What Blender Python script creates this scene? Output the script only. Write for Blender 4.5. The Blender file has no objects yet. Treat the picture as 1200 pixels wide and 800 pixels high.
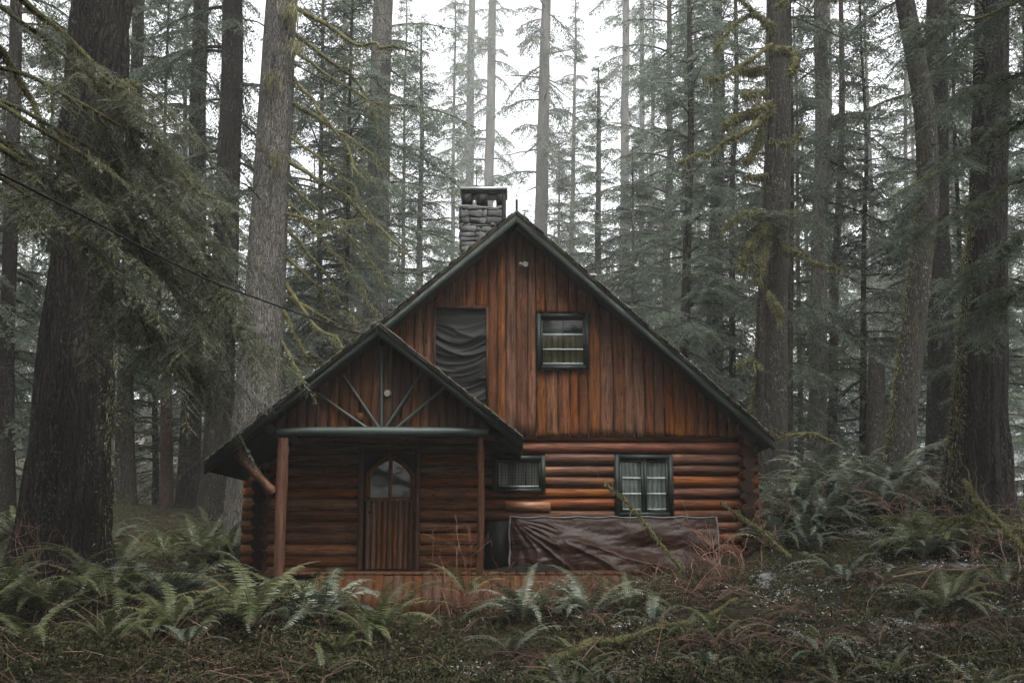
import bpy, math, random
import numpy as np
from math import radians, sin, cos, tan, pi

rng = np.random.default_rng(7)
S = bpy.context.scene
COL = S.collection

# ------------------------------------------------------------------ camera
F = 1167.0
EYE = np.array([0.0, 0.0, 1.5])
PITCH = radians(8)
PPY = 476.0
_fw = np.array([0, cos(PITCH), sin(PITCH)])
_up = np.array([0, -sin(PITCH), cos(PITCH)])

def P(px, py, Y):
    """world point at depth Y seen at photo pixel (px, py)"""
    d = _fw + np.array([1., 0, 0]) * (px - 600) / F + _up * (PPY - py) / F
    return EYE + d * (Y / d[1])

cam = bpy.data.cameras.new('camera')
co = bpy.data.objects.new('camera', cam)
COL.objects.link(co)
co.location = EYE
co.rotation_euler = (radians(90) + PITCH, 0, 0)
cam.lens = 35.0
cam.sensor_width = 36.0
cam.shift_y = (PPY - 400) / 1200
cam.clip_start = 0.1
cam.clip_end = 3000
S.camera = co

# ------------------------------------------------------------------ mesh helpers
class MB:
    def __init__(self):
        self.v = []; self.f = []; self.n = 0
    def add(self, V, Fs, mat=0, rnd=None):
        V = np.asarray(V, float)
        if not isinstance(Fs, list):
            Fs = [Fs]
        for q in Fs:
            q = np.asarray(q, int)
            if len(q) == 0:
                continue
            if rnd is None:
                r = np.full(len(q), rng.random())
            elif np.isscalar(rnd):
                r = np.full(len(q), rnd)
            else:
                r = np.asarray(rnd)
            m = np.full(len(q), mat)
            self.f.append((q + self.n, m, r))
        self.v.append(V); self.n += len(V)
    def arrays(self):
        return np.concatenate(self.v), self.f
    def mesh(self, name, mats, smooth=False, off=(0, 0, 0)):
        me = bpy.data.meshes.new(name)
        if not self.v:
            return me
        V = np.concatenate(self.v) - np.asarray(off, float)
        me.vertices.add(len(V))
        me.vertices.foreach_set('co', V.astype(np.float32).ravel())
        by = {}
        for q, m, r in self.f:
            by.setdefault(q.shape[1], []).append((q, m, r))
        loops = []; starts = []; mm = []; rr = []; pos = 0
        for k, lst in by.items():
            q = np.concatenate([a[0] for a in lst])
            loops.append(q.ravel())
            starts.append(pos + np.arange(len(q)) * k)
            pos += q.size
            mm.append(np.concatenate([a[1] for a in lst]))
            rr.append(np.concatenate([a[2] for a in lst]))
        loops = np.concatenate(loops); starts = np.concatenate(starts)
        mm = np.concatenate(mm); rr = np.concatenate(rr)
        me.loops.add(len(loops))
        me.loops.foreach_set('vertex_index', loops.astype(np.int32))
        me.polygons.add(len(starts))
        me.polygons.foreach_set('loop_start', starts.astype(np.int32))
        me.polygons.foreach_set('material_index', mm.astype(np.int32))
        if smooth:
            me.polygons.foreach_set('use_smooth', np.ones(len(starts), bool))
        a = me.attributes.new('rnd', 'FLOAT', 'FACE')
        a.data.foreach_set('value', rr.astype(np.float32))
        for m in mats:
            me.materials.append(m)
        me.update(calc_edges=True)
        return me

def link(name, data, parent=None, loc=None):
    o = bpy.data.objects.new(name, data)
    COL.objects.link(o)
    if parent is not None:
        o.parent = parent
    if loc is not None:
        o.location = loc
    return o

def tag(o, label=None, cat=None, group=None, kind=None):
    if label: o['label'] = label
    if cat: o['category'] = cat
    if group: o['group'] = group
    if kind: o['kind'] = kind
    return o

def thing(name, label, cat, loc, group=None):
    return tag(link(name, None, None, loc), label, cat, group)

def norm(a):
    a = np.asarray(a, float)
    return a / (np.linalg.norm(a, axis=-1, keepdims=True) + 1e-9)

def box(mb, a, b, mat=0, rnd=None):
    a = np.asarray(a, float); b = np.asarray(b, float)
    lo = np.minimum(a, b); hi = np.maximum(a, b)
    V = np.array([[x, y, z] for x in (lo[0], hi[0]) for y in (lo[1], hi[1]) for z in (lo[2], hi[2])])
    Fq = np.array([[0, 1, 3, 2], [4, 6, 7, 5], [0, 4, 5, 1], [2, 3, 7, 6], [0, 2, 6, 4], [1, 5, 7, 3]])
    mb.add(V, Fq, mat, rnd)

def bar(mb, a, b, w, h, upv=(0, 0, 1), mat=0, rnd=None):
    """rectangular bar from a to b; w across, h along upv"""
    a = np.asarray(a, float); b = np.asarray(b, float)
    d = norm(b - a); s = norm(np.cross(d, upv)); u = np.cross(s, d)
    V = []
    for p in (a, b):
        for i, j in ((-1, -1), (1, -1), (1, 1), (-1, 1)):
            V.append(p + s * w / 2 * i + u * h / 2 * j)
    Fq = np.array([[0, 1, 2, 3], [7, 6, 5, 4], [0, 4, 5, 1], [1, 5, 6, 2], [2, 6, 7, 3], [3, 7, 4, 0]])
    mb.add(np.array(V), Fq, mat, rnd)

def tube(mb, pts, rad, n=8, mat=0, rnd=None, cap=True, capmat=None, squash=None, upv=(0, 0, 1)):
    pts = np.asarray(pts, float); m = len(pts)
    rad = np.full(m, rad) if np.isscalar(rad) else np.asarray(rad, float)
    T = np.gradient(pts, axis=0); T = norm(T)
    ref = np.asarray(upv, float)
    if abs(norm(pts[-1] - pts[0]) @ norm(ref)) > 0.9:
        ref = np.array([0.0, 1.0, 0.02])
    A = norm(np.cross(T, ref)); B = np.cross(T, A)
    th = np.linspace(0, 2 * pi, n, endpoint=False)
    R = rad[:, None, None]
    V = pts[:, None, :] + R * (np.cos(th)[None, :, None] * A[:, None, :] + np.sin(th)[None, :, None] * B[:, None, :])
    V = V.reshape(-1, 3)
    i = np.arange(m - 1)[:, None] * n; j = np.arange(n)[None, :]; j2 = (j + 1) % n
    Q = np.stack([i + j, i + j2, i + n + j2, i + n + j], -1).reshape(-1, 4)
    r = rng.random() if rnd is None else rnd
    mb.add(V, Q, mat, r)
    if cap:
        cm = mat if capmat is None else capmat
        mb.add(np.vstack([V[:n], pts[:1]]), np.array([[(k + 1) % n, k, n] for k in range(n)]), cm, r)
        mb.add(np.vstack([V[-n:], pts[-1:]]), np.array([[k, (k + 1) % n, n] for k in range(n)]), cm, r)

def prism(mb, poly, y0, y1, mat=0, rnd=None):
    """extrude an (x,z) polygon (convex or simple) from y0 (front) to y1"""
    n = len(poly)
    A = np.array([[p[0], y0, p[1]] for p in poly]); B = np.array([[p[0], y1, p[1]] for p in poly])
    V = np.vstack([A, B])
    sides = np.array([[k, (k + 1) % n, n + (k + 1) % n, n + k] for k in range(n)])
    r = rng.random() if rnd is None else rnd
    mb.add(V, [sides, np.array([list(range(n))[::-1]]), np.array([list(range(n, 2 * n))])], mat, r)

_tab = np.random.default_rng(99).random(65536)
def _h(ix, iy, seed):
    return _tab[(ix * 7919 + iy * 104729 + seed * 15731) % 65536]
def vn(x, y, seed=0, wrap=None):
    """value noise in 0..1; wrap = integer period in x"""
    x = np.asarray(x, float); y = np.asarray(y, float)
    ix = np.floor(x).astype(np.int64); iy = np.floor(y).astype(np.int64)
    fx = x - ix; fy = y - iy
    fx = fx * fx * (3 - 2 * fx); fy = fy * fy * (3 - 2 * fy)
    ix1 = ix + 1
    if wrap:
        ix = ix % wrap; ix1 = ix1 % wrap
    a = _h(ix, iy, seed); b = _h(ix1, iy, seed); c = _h(ix, iy + 1, seed); d = _h(ix1, iy + 1, seed)
    return (a * (1 - fx) + b * fx) * (1 - fy) + (c * (1 - fx) + d * fx) * fy
def fbm(x, y, seed=0, o=4):
    t = 0; a = 0.5
    for k in range(o):
        t = t + a * vn(np.asarray(x) * 2 ** k, np.asarray(y) * 2 ** k, seed + k); a *= 0.5
    return t

# ------------------------------------------------------------------ terrain height
_by = ([-60, -20, 5, 9, 14, 20, 30, 45, 80, 130, 300, 900], [0, 0, 0.05, 0.2, 0.5, 0.95, 1.7, 3.2, 10, 20, 34, 60])
_ctrl = []
for (px, py, Y) in [(600, 800, 9.3), (100, 795, 9.3), (1100, 790, 9.3), (600, 728, 14), (450, 724, 14.3), (330, 700, 14.5),
                    (100, 690, 14.5), (75, 648, 18), (150, 594, 28), (230, 590, 28), (870, 672, 16.5), (935, 606, 17.2), (700, 708, 13.9), (790, 695, 15),
                    (1000, 695, 14), (1100, 640, 15.5), (1000, 586, 19), (1150, 588, 18), (1070, 560, 21), (910, 560, 24),
                    (10, 600, 24), (1250, 600, 18), (-80, 680, 14)]:
    _ctrl.append(P(px, py, Y))
_ctrl = np.array(_ctrl)
_sg = 4.0
def _base(x, y):
    return np.interp(y, *_by)
_K = np.exp(-((_ctrl[:, None, :2] - _ctrl[None, :, :2]) ** 2).sum(-1) / (2 * _sg ** 2)) + np.eye(len(_ctrl)) * 0.15
_w = np.linalg.solve(_K, _ctrl[:, 2] - _base(_ctrl[:, 0], _ctrl[:, 1]))
def ground_smooth(x, y):
    x = np.asarray(x, float); y = np.asarray(y, float)
    z = _base(x, y)
    for c, w in zip(_ctrl, _w):
        z = z + w * np.exp(-((x - c[0]) ** 2 + (y - c[1]) ** 2) / (2 * _sg ** 2))
    return z
def ground(x, y):
    x = np.asarray(x, float); y = np.asarray(y, float)
    near = np.clip((60 - np.abs(y)) / 40, 0, 1)
    n = (fbm(x * 0.7 + 50, y * 0.7 + 50, 3) - 0.5) * 0.42 + (fbm(x * 2.2 + 9, y * 2.2 + 9, 5, 3) - 0.5) * 0.32
    far = (fbm(x * 0.06 + 50, y * 0.06 + 50, 12) - 0.5) * 4 * np.clip((y - 35) / 40, 0, 1)
    return ground_smooth(x, y) + n * near + far

# ------------------------------------------------------------------ materials
class NT:
    def __init__(self, name):
        self.m = bpy.data.materials.new(name); self.m.use_nodes = True
        self.t = self.m.node_tree; self.t.nodes.clear()
        self.out = self.n('ShaderNodeOutputMaterial')
    def n(self, ty, **kw):
        x = self.t.nodes.new(ty)
        for k, v in kw.items():
            if k == 'ins':
                for a, b in v.items():
                    x.inputs[a].default_value = b
            else:
                setattr(x, k, v)
        return x
    def l(self, a, b):
        self.t.links.new(a, b)
    def coord(self, kind='Object'):
        return self.n('ShaderNodeTexCoord').outputs[kind]
    def attr(self, name='rnd'):
        return self.n('ShaderNodeAttribute', attribute_name=name).outputs['Fac']
    def n_warp(self, v):
        nz = self.n('ShaderNodeTexNoise'); nz.inputs['Scale'].default_value = 3.0; nz.inputs['Detail'].default_value = 3
        self.l(v, nz.inputs['Vector'])
        s = self.n('ShaderNodeVectorMath', operation='SCALE'); self.l(nz.outputs['Color'], s.inputs[0]); s.inputs['Scale'].default_value = 0.22
        a = self.n('ShaderNodeVectorMath', operation='ADD'); self.l(v, a.inputs[0]); self.l(s.outputs[0], a.inputs[1])
        return a.outputs[0]
    def math(self, op, a, b=None, clamp=False):
        x = self.n('ShaderNodeMath', operation=op, use_clamp=clamp)
        for i, q in enumerate((a, b)):
            if q is None: continue
            if isinstance(q, (int, float)): x.inputs[i].default_value = q
            else: self.l(q, x.inputs[i])
        return x.outputs[0]
    def mapping(self, vec, scale=(1, 1, 1), addrnd=None):
        if addrnd is not None:
            a = self.n('ShaderNodeVectorMath', operation='SCALE'); a.inputs[0].default_value = (31.7, 17.3, 23.9)
            self.l(addrnd, a.inputs['Scale'])
            b = self.n('ShaderNodeVectorMath', operation='ADD')
            self.l(vec, b.inputs[0]); self.l(a.outputs[0], b.inputs[1]); vec = b.outputs[0]
        m = self.n('ShaderNodeMapping'); m.inputs['Scale'].default_value = scale
        self.l(vec, m.inputs[0]); return m.outputs[0]
    def noise(self, vec, scale, detail=4, rough=0.6, dist=0.0):
        x = self.n('ShaderNodeTexNoise')
        x.inputs['Scale'].default_value = scale; x.inputs['Detail'].default_value = detail
        x.inputs['Roughness'].default_value = rough; x.inputs['Distortion'].default_value = dist
        self.l(vec, x.inputs['Vector']); return x.outputs['Fac']
    def ramp(self, fac, stops):
        r = self.n('ShaderNodeValToRGB')
        e = r.color_ramp.elements
        while len(e) < len(stops): e.new(0.5)
        for x, (p, c) in zip(e, stops):
            x.position = p; x.color = (*c, 1) if len(c) == 3 else c
        self.l(fac, r.inputs[0]); return r.outputs[0]
    def mr(self, fac, a, b, c=0.0, d=1.0):
        r = self.n('ShaderNodeMapRange')
        self.l(fac, r.inputs[0])
        for i, q in enumerate((a, b, c, d)): r.inputs[i + 1].default_value = q
        return r.outputs[0]
    def mix(self, fac, a, b, mode='MIX'):
        m = self.n('ShaderNodeMix', data_type='RGBA', blend_type=mode)
        for i, q in ((0, fac), (6, a), (7, b)):
            if isinstance(q, (int, float)): m.inputs[i].default_value = q
            elif isinstance(q, tuple): m.inputs[i].default_value = (*q, 1)
            else: self.l(q, m.inputs[i])
        return m.outputs[2]
    def bsdf(self, color, rough=0.7, bump=None, bs=0.3, bd=0.02, spec=0.5, **kw):
        b = self.n('ShaderNodeBsdfPrincipled')
        if isinstance(color, tuple): b.inputs['Base Color'].default_value = (*color, 1)
        else: self.l(color, b.inputs['Base Color'])
        if isinstance(rough, (int, float)): b.inputs['Roughness'].default_value = rough
        else: self.l(rough, b.inputs['Roughness'])
        b.inputs['Specular IOR Level'].default_value = spec
        for k, v in kw.items(): b.inputs[k].default_value = v
        if bump is not None:
            u = self.n('ShaderNodeBump'); u.inputs['Strength'].default_value = bs; u.inputs['Distance'].default_value = bd
            self.l(bump, u.inputs['Height']); self.l(u.outputs[0], b.inputs['Normal'])
        return b
    def done(self, sh):
        self.l(sh.outputs[0] if hasattr(sh, 'outputs') else sh, self.out.inputs[0]); return self.m

def wood(name, axis, dark, mid, light, rough=0.55, var=0.5, blotch=0.6, bs=0.5, spec=0.4):
    t = NT(name); r = t.attr()
    sc = [26.0, 26.0, 26.0]; sc[axis] = 2.0
    v = t.mapping(t.coord(), tuple(sc), r)
    g = t.noise(v, 1.0, 7, 0.65, 0.6)
    c = t.ramp(g, [(0.28, dark), (0.5, mid), (0.74, light)])
    sc2 = [5.0, 5.0, 5.0]; sc2[axis] = 1.3
    v2 = t.mapping(t.coord(), tuple(sc2), r)
    b = t.noise(v2, 1.0, 7, 0.72)
    c = t.mix(t.mr(b, 0.38, 0.66, 0.0, blotch), c, dark)
    # knots
    sc3 = [7.0, 7.0, 7.0]; sc3[axis] = 3.6
    vo = t.n('ShaderNodeTexVoronoi'); vo.inputs['Scale'].default_value = 1.0
    t.l(t.mapping(t.coord(), tuple(sc3), r), vo.inputs['Vector'])
    kn = t.mr(vo.outputs['Distance'], 0.04, 0.15, 0.9, 0.0)
    c = t.mix(kn, c, tuple(x * 0.3 for x in dark))
    sc4 = [20.0, 20.0, 20.0]; sc4[axis] = 0.8
    ck = t.noise(t.mapping(t.coord(), tuple(sc4), r), 1.0, 3, 0.5, 0.3)
    ckf = t.mr(t.math('ABSOLUTE', t.math('SUBTRACT', ck, 0.5)), 0.0, 0.022, 0.8, 0.0)
    c = t.mix(ckf, c, tuple(x * 0.25 for x in dark))
    hs = t.n('ShaderNodeHueSaturation'); t.l(c, hs.inputs['Color'])
    t.l(t.mr(r, 0, 1, 1 - var, 1 + var), hs.inputs['Value'])
    sg = t.math('FRACT', t.math('MULTIPLY', r, 7.31))
    t.l(t.mr(sg, 0, 1, 0.8, 1.12), hs.inputs['Saturation'])
    t.l(t.mr(t.math('FRACT', t.math('MULTIPLY', r, 13.7)), 0, 1, 0.497, 0.508), hs.inputs['Hue'])
    hgt = t.math('SUBTRACT', t.math('ADD', g, t.math('MULTIPLY', kn, 0.5)), t.math('MULTIPLY', ckf, 0.8))
    return t.done(t.bsdf(hs.outputs[0], t.mr(g, 0.3, 0.7, rough + 0.12, rough - 0.1), hgt, bs, 0.02, spec))

def bark(name, dark, light, moss=0.0, scale=1.0, streak=1.0, mosscol=(0.07, 0.075, 0.018), lichen=0.0, bs=0.9):
    t = NT(name); oi = t.n('ShaderNodeObjectInfo').outputs['Random']
    co_ = t.coord()
    v = t.mapping(co_, (11 * scale, 11 * scale, 1.6 * scale), oi)
    n1 = t.noise(v, 1.0, 8, 0.68, 0.9)
    vo = t.n('ShaderNodeTexVoronoi', feature='DISTANCE_TO_EDGE'); vo.inputs['Scale'].default_value = 1.0
    t.l(t.mapping(t.n_warp(co_), (19 * scale, 19 * scale, 2.2 * scale), oi), vo.inputs['Vector'])
    ed = t.mr(vo.outputs['Distance'], 0.0, 0.22, 0.0, 1.0)
    h = t.math('ADD', t.math('MULTIPLY', n1, 0.75), t.math('MULTIPLY', ed, 0.35))
    c = t.ramp(h, [(0.33, dark), (0.62, tuple((a + b) / 2 for a, b in zip(dark, light))), (0.85, light)])
    big = t.noise(t.mapping(co_, (1.2, 1.2, 0.35), oi), 1.0, 3, 0.6)
    c = t.mix(t.mr(big, 0.4, 0.7, 0.0, 0.55), c, dark)
    if lichen > 0:
        ln = t.noise(t.mapping(co_, (26, 26, 14), oi), 1.0, 3, 0.7)
        ln2 = t.noise(t.mapping(co_, (2.5, 2.5, 1.0), oi), 1.0, 2, 0.5)
        lf = t.math('MULTIPLY', t.mr(ln, 0.56, 0.66, 0, 1), t.mr(ln2, 0.42, 0.6, 0.15, 1))
        c = t.mix(t.math('MULTIPLY', lf, lichen), c, (0.30, 0.32, 0.29))
    if moss > 0:
        mn = t.noise(t.mapping(co_, (3.2, 3.2, 1.0), oi), 1.0, 5, 0.7)
        c = t.mix(t.mr(mn, 0.72 - 0.34 * moss, 0.86 - 0.34 * moss, 0, 0.9), c, mosscol)
    return t.done(t.bsdf(c, 0.8, h, bs, 0.05, 0.1))

def foliage(name, c0, c1, c2, trans=0.25, rough=0.5, spec=0.5):
    """c0/c1/c2: leaf colours over the per-leaf random value"""
    t = NT(name); r = t.attr(); oi = t.n('ShaderNodeObjectInfo').outputs['Random']
    c = t.ramp(r, [(0.0, c0), (0.5, c1), (1.0, c2)])
    hs = t.n('ShaderNodeHueSaturation'); t.l(c, hs.inputs['Color'])
    t.l(t.mr(oi, 0, 1, 0.8, 1.2), hs.inputs['Value'])
    b = t.bsdf(hs.outputs[0], rough, None, spec=spec)
    if trans <= 0:
        return t.done(b)
    tr = t.n('ShaderNodeBsdfTranslucent'); t.l(hs.outputs[0], tr.inputs['Color'])
    mx = t.n('ShaderNodeMixShader'); mx.inputs[0].default_value = trans
    t.l(b.outputs[0], mx.inputs[1]); t.l(tr.outputs[0], mx.inputs[2])
    return t.done(mx)

def plain(name, c, rough=0.6, nscale=20, var=0.35, bs=0.2, spec=0.4, metallic=0.0):
    t = NT(name)
    n1 = t.noise(t.coord(), nscale, 5, 0.65)
    n2 = t.noise(t.coord(), nscale * 0.12, 3, 0.6)
    c_ = t.mix(t.mr(n1, 0.35, 0.7, 0, var), c, tuple(x * 0.5 for x in c))
    c_ = t.mix(t.mr(n2, 0.45, 0.65, 0, var), c_, tuple(min(1, x * 1.5) for x in c))
    return t.done(t.bsdf(c_, rough, n1, bs, 0.01, spec, Metallic=metallic))

M = {}
M['log'] = wood('varnished_log', 0, (0.022, 0.0068, 0.0024), (0.11, 0.030, 0.0078), (0.20, 0.063, 0.017), 0.5, 0.38, 0.7, 0.5, 0.16)
M['log_porch'] = wood('lightened_porch_log', 0, (0.062, 0.0205, 0.0075), (0.235, 0.079, 0.025), (0.41, 0.152, 0.051), 0.5, 0.3, 0.5, 0.45, 0.12)  # same logs in a lighter colour, making up for the porch roof's shade
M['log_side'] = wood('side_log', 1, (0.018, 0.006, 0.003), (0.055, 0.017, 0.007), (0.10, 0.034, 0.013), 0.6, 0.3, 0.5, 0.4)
M['endgrain'] = plain('cut_log_end', (0.016, 0.008, 0.005), 0.85, 60, 0.5, 0.4, 0.1)
M['slab'] = wood('gable_slab_wood', 2, (0.020, 0.0072, 0.003), (0.100, 0.0315, 0.0092), (0.205, 0.071, 0.021), 0.6, 0.22, 0.55, 0.7, 0.12)
M['slab_porch'] = wood('porch_slab_wood', 2, (0.014, 0.006, 0.003), (0.05, 0.019, 0.0075), (0.10, 0.042, 0.017), 0.6, 0.3, 0.55, 0.5, 0.1)
M['post'] = wood('peeled_post_wood', 2, (0.03, 0.010, 0.004), (0.10, 0.034, 0.0115), (0.17, 0.066, 0.025), 0.45, 0.12, 0.4, 0.4, 0.2)
M['door'] = wood('door_wood', 2, (0.05, 0.019, 0.0085), (0.18, 0.067, 0.025), (0.31, 0.128, 0.052), 0.5, 0.15, 0.4, 0.4, 0.15)
M['patch'] = wood('fresh_board', 0, (0.07, 0.024, 0.006), (0.17, 0.062, 0.016), (0.25, 0.105, 0.03), 0.5, 0.05, 0.3, 0.3)
M['skirt'] = wood('red_stained_board', 2, (0.030, 0.0125, 0.006), (0.056, 0.0235, 0.011), (0.085, 0.038, 0.018), 0.55, 0.07, 0.4, 0.25, 0.1)
M['green'] = plain('dark_green_paint', (0.010, 0.0138, 0.0108), 0.5, 25, 0.35, 0.25, 0.2)
M['greenlog'] = plain('weathered_green_log', (0.032, 0.045, 0.040), 0.45, 14, 0.4, 0.3, 0.3)
M['rake'] = plain('grey_green_trim', (0.030, 0.037, 0.030), 0.55, 18, 0.5, 0.3, 0.3)
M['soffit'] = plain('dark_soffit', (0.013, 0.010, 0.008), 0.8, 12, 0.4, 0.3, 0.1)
M['muntin'] = plain('grey_muntin_paint', (0.28, 0.32, 0.31), 0.5, 40, 0.3, 0.1)
M['metal'] = plain('black_metal', (0.008, 0.0075, 0.007), 0.6, 30, 0.4, 0.2, 0.15)
M['galv'] = plain('galvanised_metal', (0.30, 0.31, 0.31), 0.4, 30, 0.3, 0.1, 0.5, 0.6)
M['lamp'] = plain('lamp_glass', (0.15, 0.14, 0.118), 0.25, 40, 0.3, 0.05)
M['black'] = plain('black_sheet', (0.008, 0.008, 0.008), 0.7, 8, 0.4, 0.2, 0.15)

def shingle():
    t = NT('mossy_shakes')
    co_ = t.coord(); br = t.n('ShaderNodeTexBrick')
    br.inputs['Scale'].default_value = 3.0; br.inputs['Color1'].default_value = (0.05, 0.045, 0.04, 1)
    br.inputs['Color2'].default_value = (0.085, 0.075, 0.065, 1); br.inputs['Mortar'].default_value = (0.01, 0.01, 0.01, 1)
    t.l(co_, br.inputs['Vector'])
    n = t.noise(co_, 2.0, 5, 0.7)
    c = t.mix(t.mr(n, 0.5, 0.65, 0, 0.8), br.outputs['Color'], (0.05, 0.06, 0.02))
    return t.done(t.bsdf(c, 0.8, n, 0.5, 0.03, 0.15))
M['roof'] = shingle()

def stone():
    t = NT('chimney_stone'); r = t.attr()
    n = t.noise(t.mapping(t.coord(), (1, 1, 1), r), 9, 7, 0.7)
    c = t.ramp(n, [(0.3, (0.014, 0.0135, 0.013)), (0.55, (0.043, 0.043, 0.041)), (0.75, (0.10, 0.10, 0.096))])
    hs = t.n('ShaderNodeHueSaturation'); t.l(c, hs.inputs['Color']); t.l(t.mr(r, 0, 1, 0.55, 1.3), hs.inputs['Value'])
    return t.done(t.bsdf(hs.outputs[0], 0.8, n, 0.8, 0.03))
M['stone'] = stone()
M['mortar'] = plain('chimney_mortar', (0.075, 0.075, 0.072), 0.9, 30, 0.4, 0.4)

def glass():
    t = NT('window_glass')
    tr = t.n('ShaderNodeBsdfTransparent'); tr.inputs[0].default_value = (0.85, 0.88, 0.87, 1)
    gl = t.n('ShaderNodeBsdfGlossy'); gl.inputs['Roughness'].default_value = 0.03
    nz = t.noise(t.coord(), 2.5, 2, 0.5); u = t.n('ShaderNodeBump'); u.inputs['Strength'].default_value = 0.03; u.inputs['Distance'].default_value = 0.05
    t.l(nz, u.inputs['Height']); t.l(u.outputs[0], gl.inputs['Normal'])
    fr = t.n('ShaderNodeFresnel'); fr.inputs[0].default_value = 1.45
    f2 = t.math('ADD', fr.outputs[0], 0.0)
    mx = t.n('ShaderNodeMixShader'); t.l(f2, mx.inputs[0]); t.l(tr.outputs[0], mx.inputs[1]); t.l(gl.outputs[0], mx.inputs[2])
    return t.done(mx)
M['glass'] = glass()

def curtain(name, base, stripe, sx, plaid=False):
    t = NT(name); co_ = t.coord()
    w1 = t.n('ShaderNodeTexWave', wave_type='BANDS', bands_direction='X'); w1.inputs['Scale'].default_value = sx
    w1.inputs['Distortion'].default_value = 0.0 if plaid else 3.0
    t.l(co_, w1.inputs['Vector'])
    f = t.mr(w1.outputs['Fac'], 0.55, 0.75, 0, 0.75)
    if plaid:
        w2 = t.n('ShaderNodeTexWave', wave_type='BANDS', bands_direction='Z'); w2.inputs['Scale'].default_value = sx * 0.9
        t.l(co_, w2.inputs['Vector'])
        f = t.math('MAXIMUM', f, t.mr(w2.outputs['Fac'], 0.55, 0.75, 0, 0.6))
    c = t.mix(f, base, stripe)
    n = t.noise(co_, 9, 4, 0.6)
    c = t.mix(t.mr(n, 0.4, 0.7, 0, 0.45), c, tuple(x * 0.55 for x in base))
    return t.done(t.bsdf(c, 0.9, n, 0.2, 0.01, 0.1))
M['plaid'] = curtain('plaid_curtain', (0.34, 0.33, 0.28), (0.075, 0.078, 0.068), 7.0, True)
M['lace'] = curtain('lace_curtain', (0.55, 0.57, 0.56), (0.24, 0.26, 0.26), 4.0)
M['olive'] = curtain('olive_curtain', (0.21, 0.175, 0.085), (0.11, 0.095, 0.045), 3.0)

def tarp_mat(name, c, rough, nsc=3.0, scuff=0.3):
    t = NT(name)
    n1 = t.noise(t.coord(), nsc, 5, 0.6, 1.2); n2 = t.noise(t.coord(), 22, 5, 0.7)
    col = t.mix(t.mr(n2, 0.55, 0.75, 0, scuff), c, tuple(min(1, x * 2.6 + 0.02) for x in c))
    h = t.math('ADD', n1, t.math('MULTIPLY', n2, 0.15))
    return t.done(t.bsdf(col, rough, h, 0.45, 0.05, 0.10))
M['tarp'] = tarp_mat('brown_tarpaulin', (0.0150, 0.0062, 0.0032), 0.36, 3.0, 0.05)
M['hem'] = tarp_mat('silver_hem', (0.09, 0.09, 0.09), 0.45)
M['cloth'] = plain('black_cloth', (0.0065, 0.0065, 0.006), 0.55, 6, 0.3, 0.15, 0.12)

M['needles'] = foliage('conifer_needles', (0.034, 0.046, 0.031), (0.086, 0.108, 0.078), (0.155, 0.178, 0.138), 0.55, 0.5, 0.3)
M['needles_far'] = foliage('mist_paled_needles', (0.07, 0.083, 0.06), (0.115, 0.13, 0.10), (0.155, 0.17, 0.135), 0.5, 0.6, 0.2)  # paler than the near needles, distance haze put into the colour
M['hemlock'] = foliage('hemlock_needles', (0.032, 0.038, 0.021), (0.094, 0.102, 0.064), (0.19, 0.20, 0.145), 0.5, 0.5, 0.3)
M['moss'] = foliage('hanging_moss', (0.060, 0.058, 0.026), (0.14, 0.135, 0.063), (0.24, 0.23, 0.12), 0.4, 0.8, 0.1)
M['fern'] = foliage('fern_leaf', (0.022, 0.032, 0.010), (0.068, 0.088, 0.030), (0.155, 0.175, 0.08), 0.35, 0.36, 0.5)
M['fern_frost'] = foliage('frosted_fern_leaf', (0.028, 0.042, 0.022), (0.075, 0.10, 0.065), (0.19, 0.22, 0.17), 0.25, 0.38, 0.5)
M['cover'] = foliage('ground_cover_leaf', (0.006, 0.007, 0.003), (0.025, 0.027, 0.009), (0.09, 0.09, 0.034), 0.25, 0.5, 0.25)
M['litter'] = foliage('fallen_leaf', (0.008, 0.005, 0.0035), (0.032, 0.017, 0.010), (0.11, 0.06, 0.034), 0.1, 0.55, 0.2)
M['snow'] = foliage('thin_snow', (0.08, 0.088, 0.088), (0.19, 0.205, 0.205), (0.36, 0.38, 0.385), 0.0, 0.6, 0.2)
M['twig'] = foliage('dead_twig', (0.035, 0.018, 0.012), (0.09, 0.05, 0.034), (0.19, 0.12, 0.085), 0.0, 0.7, 0.3)
M['shrubtwig'] = foliage('reddish_twig', (0.07, 0.032, 0.02), (0.13, 0.067, 0.045), (0.21, 0.125, 0.09), 0.0, 0.6, 0.2)
M['bark_giant'] = bark('furrowed_dark_bark', (0.003, 0.0025, 0.002), (0.026, 0.021, 0.017), 0.12, 0.9, lichen=0.2, bs=1.0)
M['bark_grey'] = bark('grey_fir_bark', (0.018, 0.016, 0.014), (0.15, 0.14, 0.125), 0.1, 1.5, lichen=0.35, bs=1.0)
M['bark_mid'] = bark('brown_bark', (0.005, 0.004, 0.003), (0.036, 0.030, 0.023), 0.3, 1.3, lichen=0.3, bs=1.0)
M['bark_moss'] = bark('mossy_bark', (0.008, 0.007, 0.005), (0.05, 0.044, 0.036), 0.5, 1.3, mosscol=(0.042, 0.044, 0.014), lichen=0.5)
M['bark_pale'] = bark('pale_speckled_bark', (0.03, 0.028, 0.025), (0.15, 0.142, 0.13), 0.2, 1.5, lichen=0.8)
M['bark_red'] = bark('reddish_bark', (0.03, 0.018, 0.013), (0.11, 0.07, 0.052), 0.15, 1.5)
M['limb'] = bark('mossy_limb_bark', (0.022, 0.018, 0.012), (0.075, 0.065, 0.045), 0.55, 3.0)
M['limbmoss'] = bark('moss_coated_limb', (0.04, 0.036, 0.02), (0.13, 0.125, 0.06), 0.9, 3.0, mosscol=(0.13, 0.126, 0.055))

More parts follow.
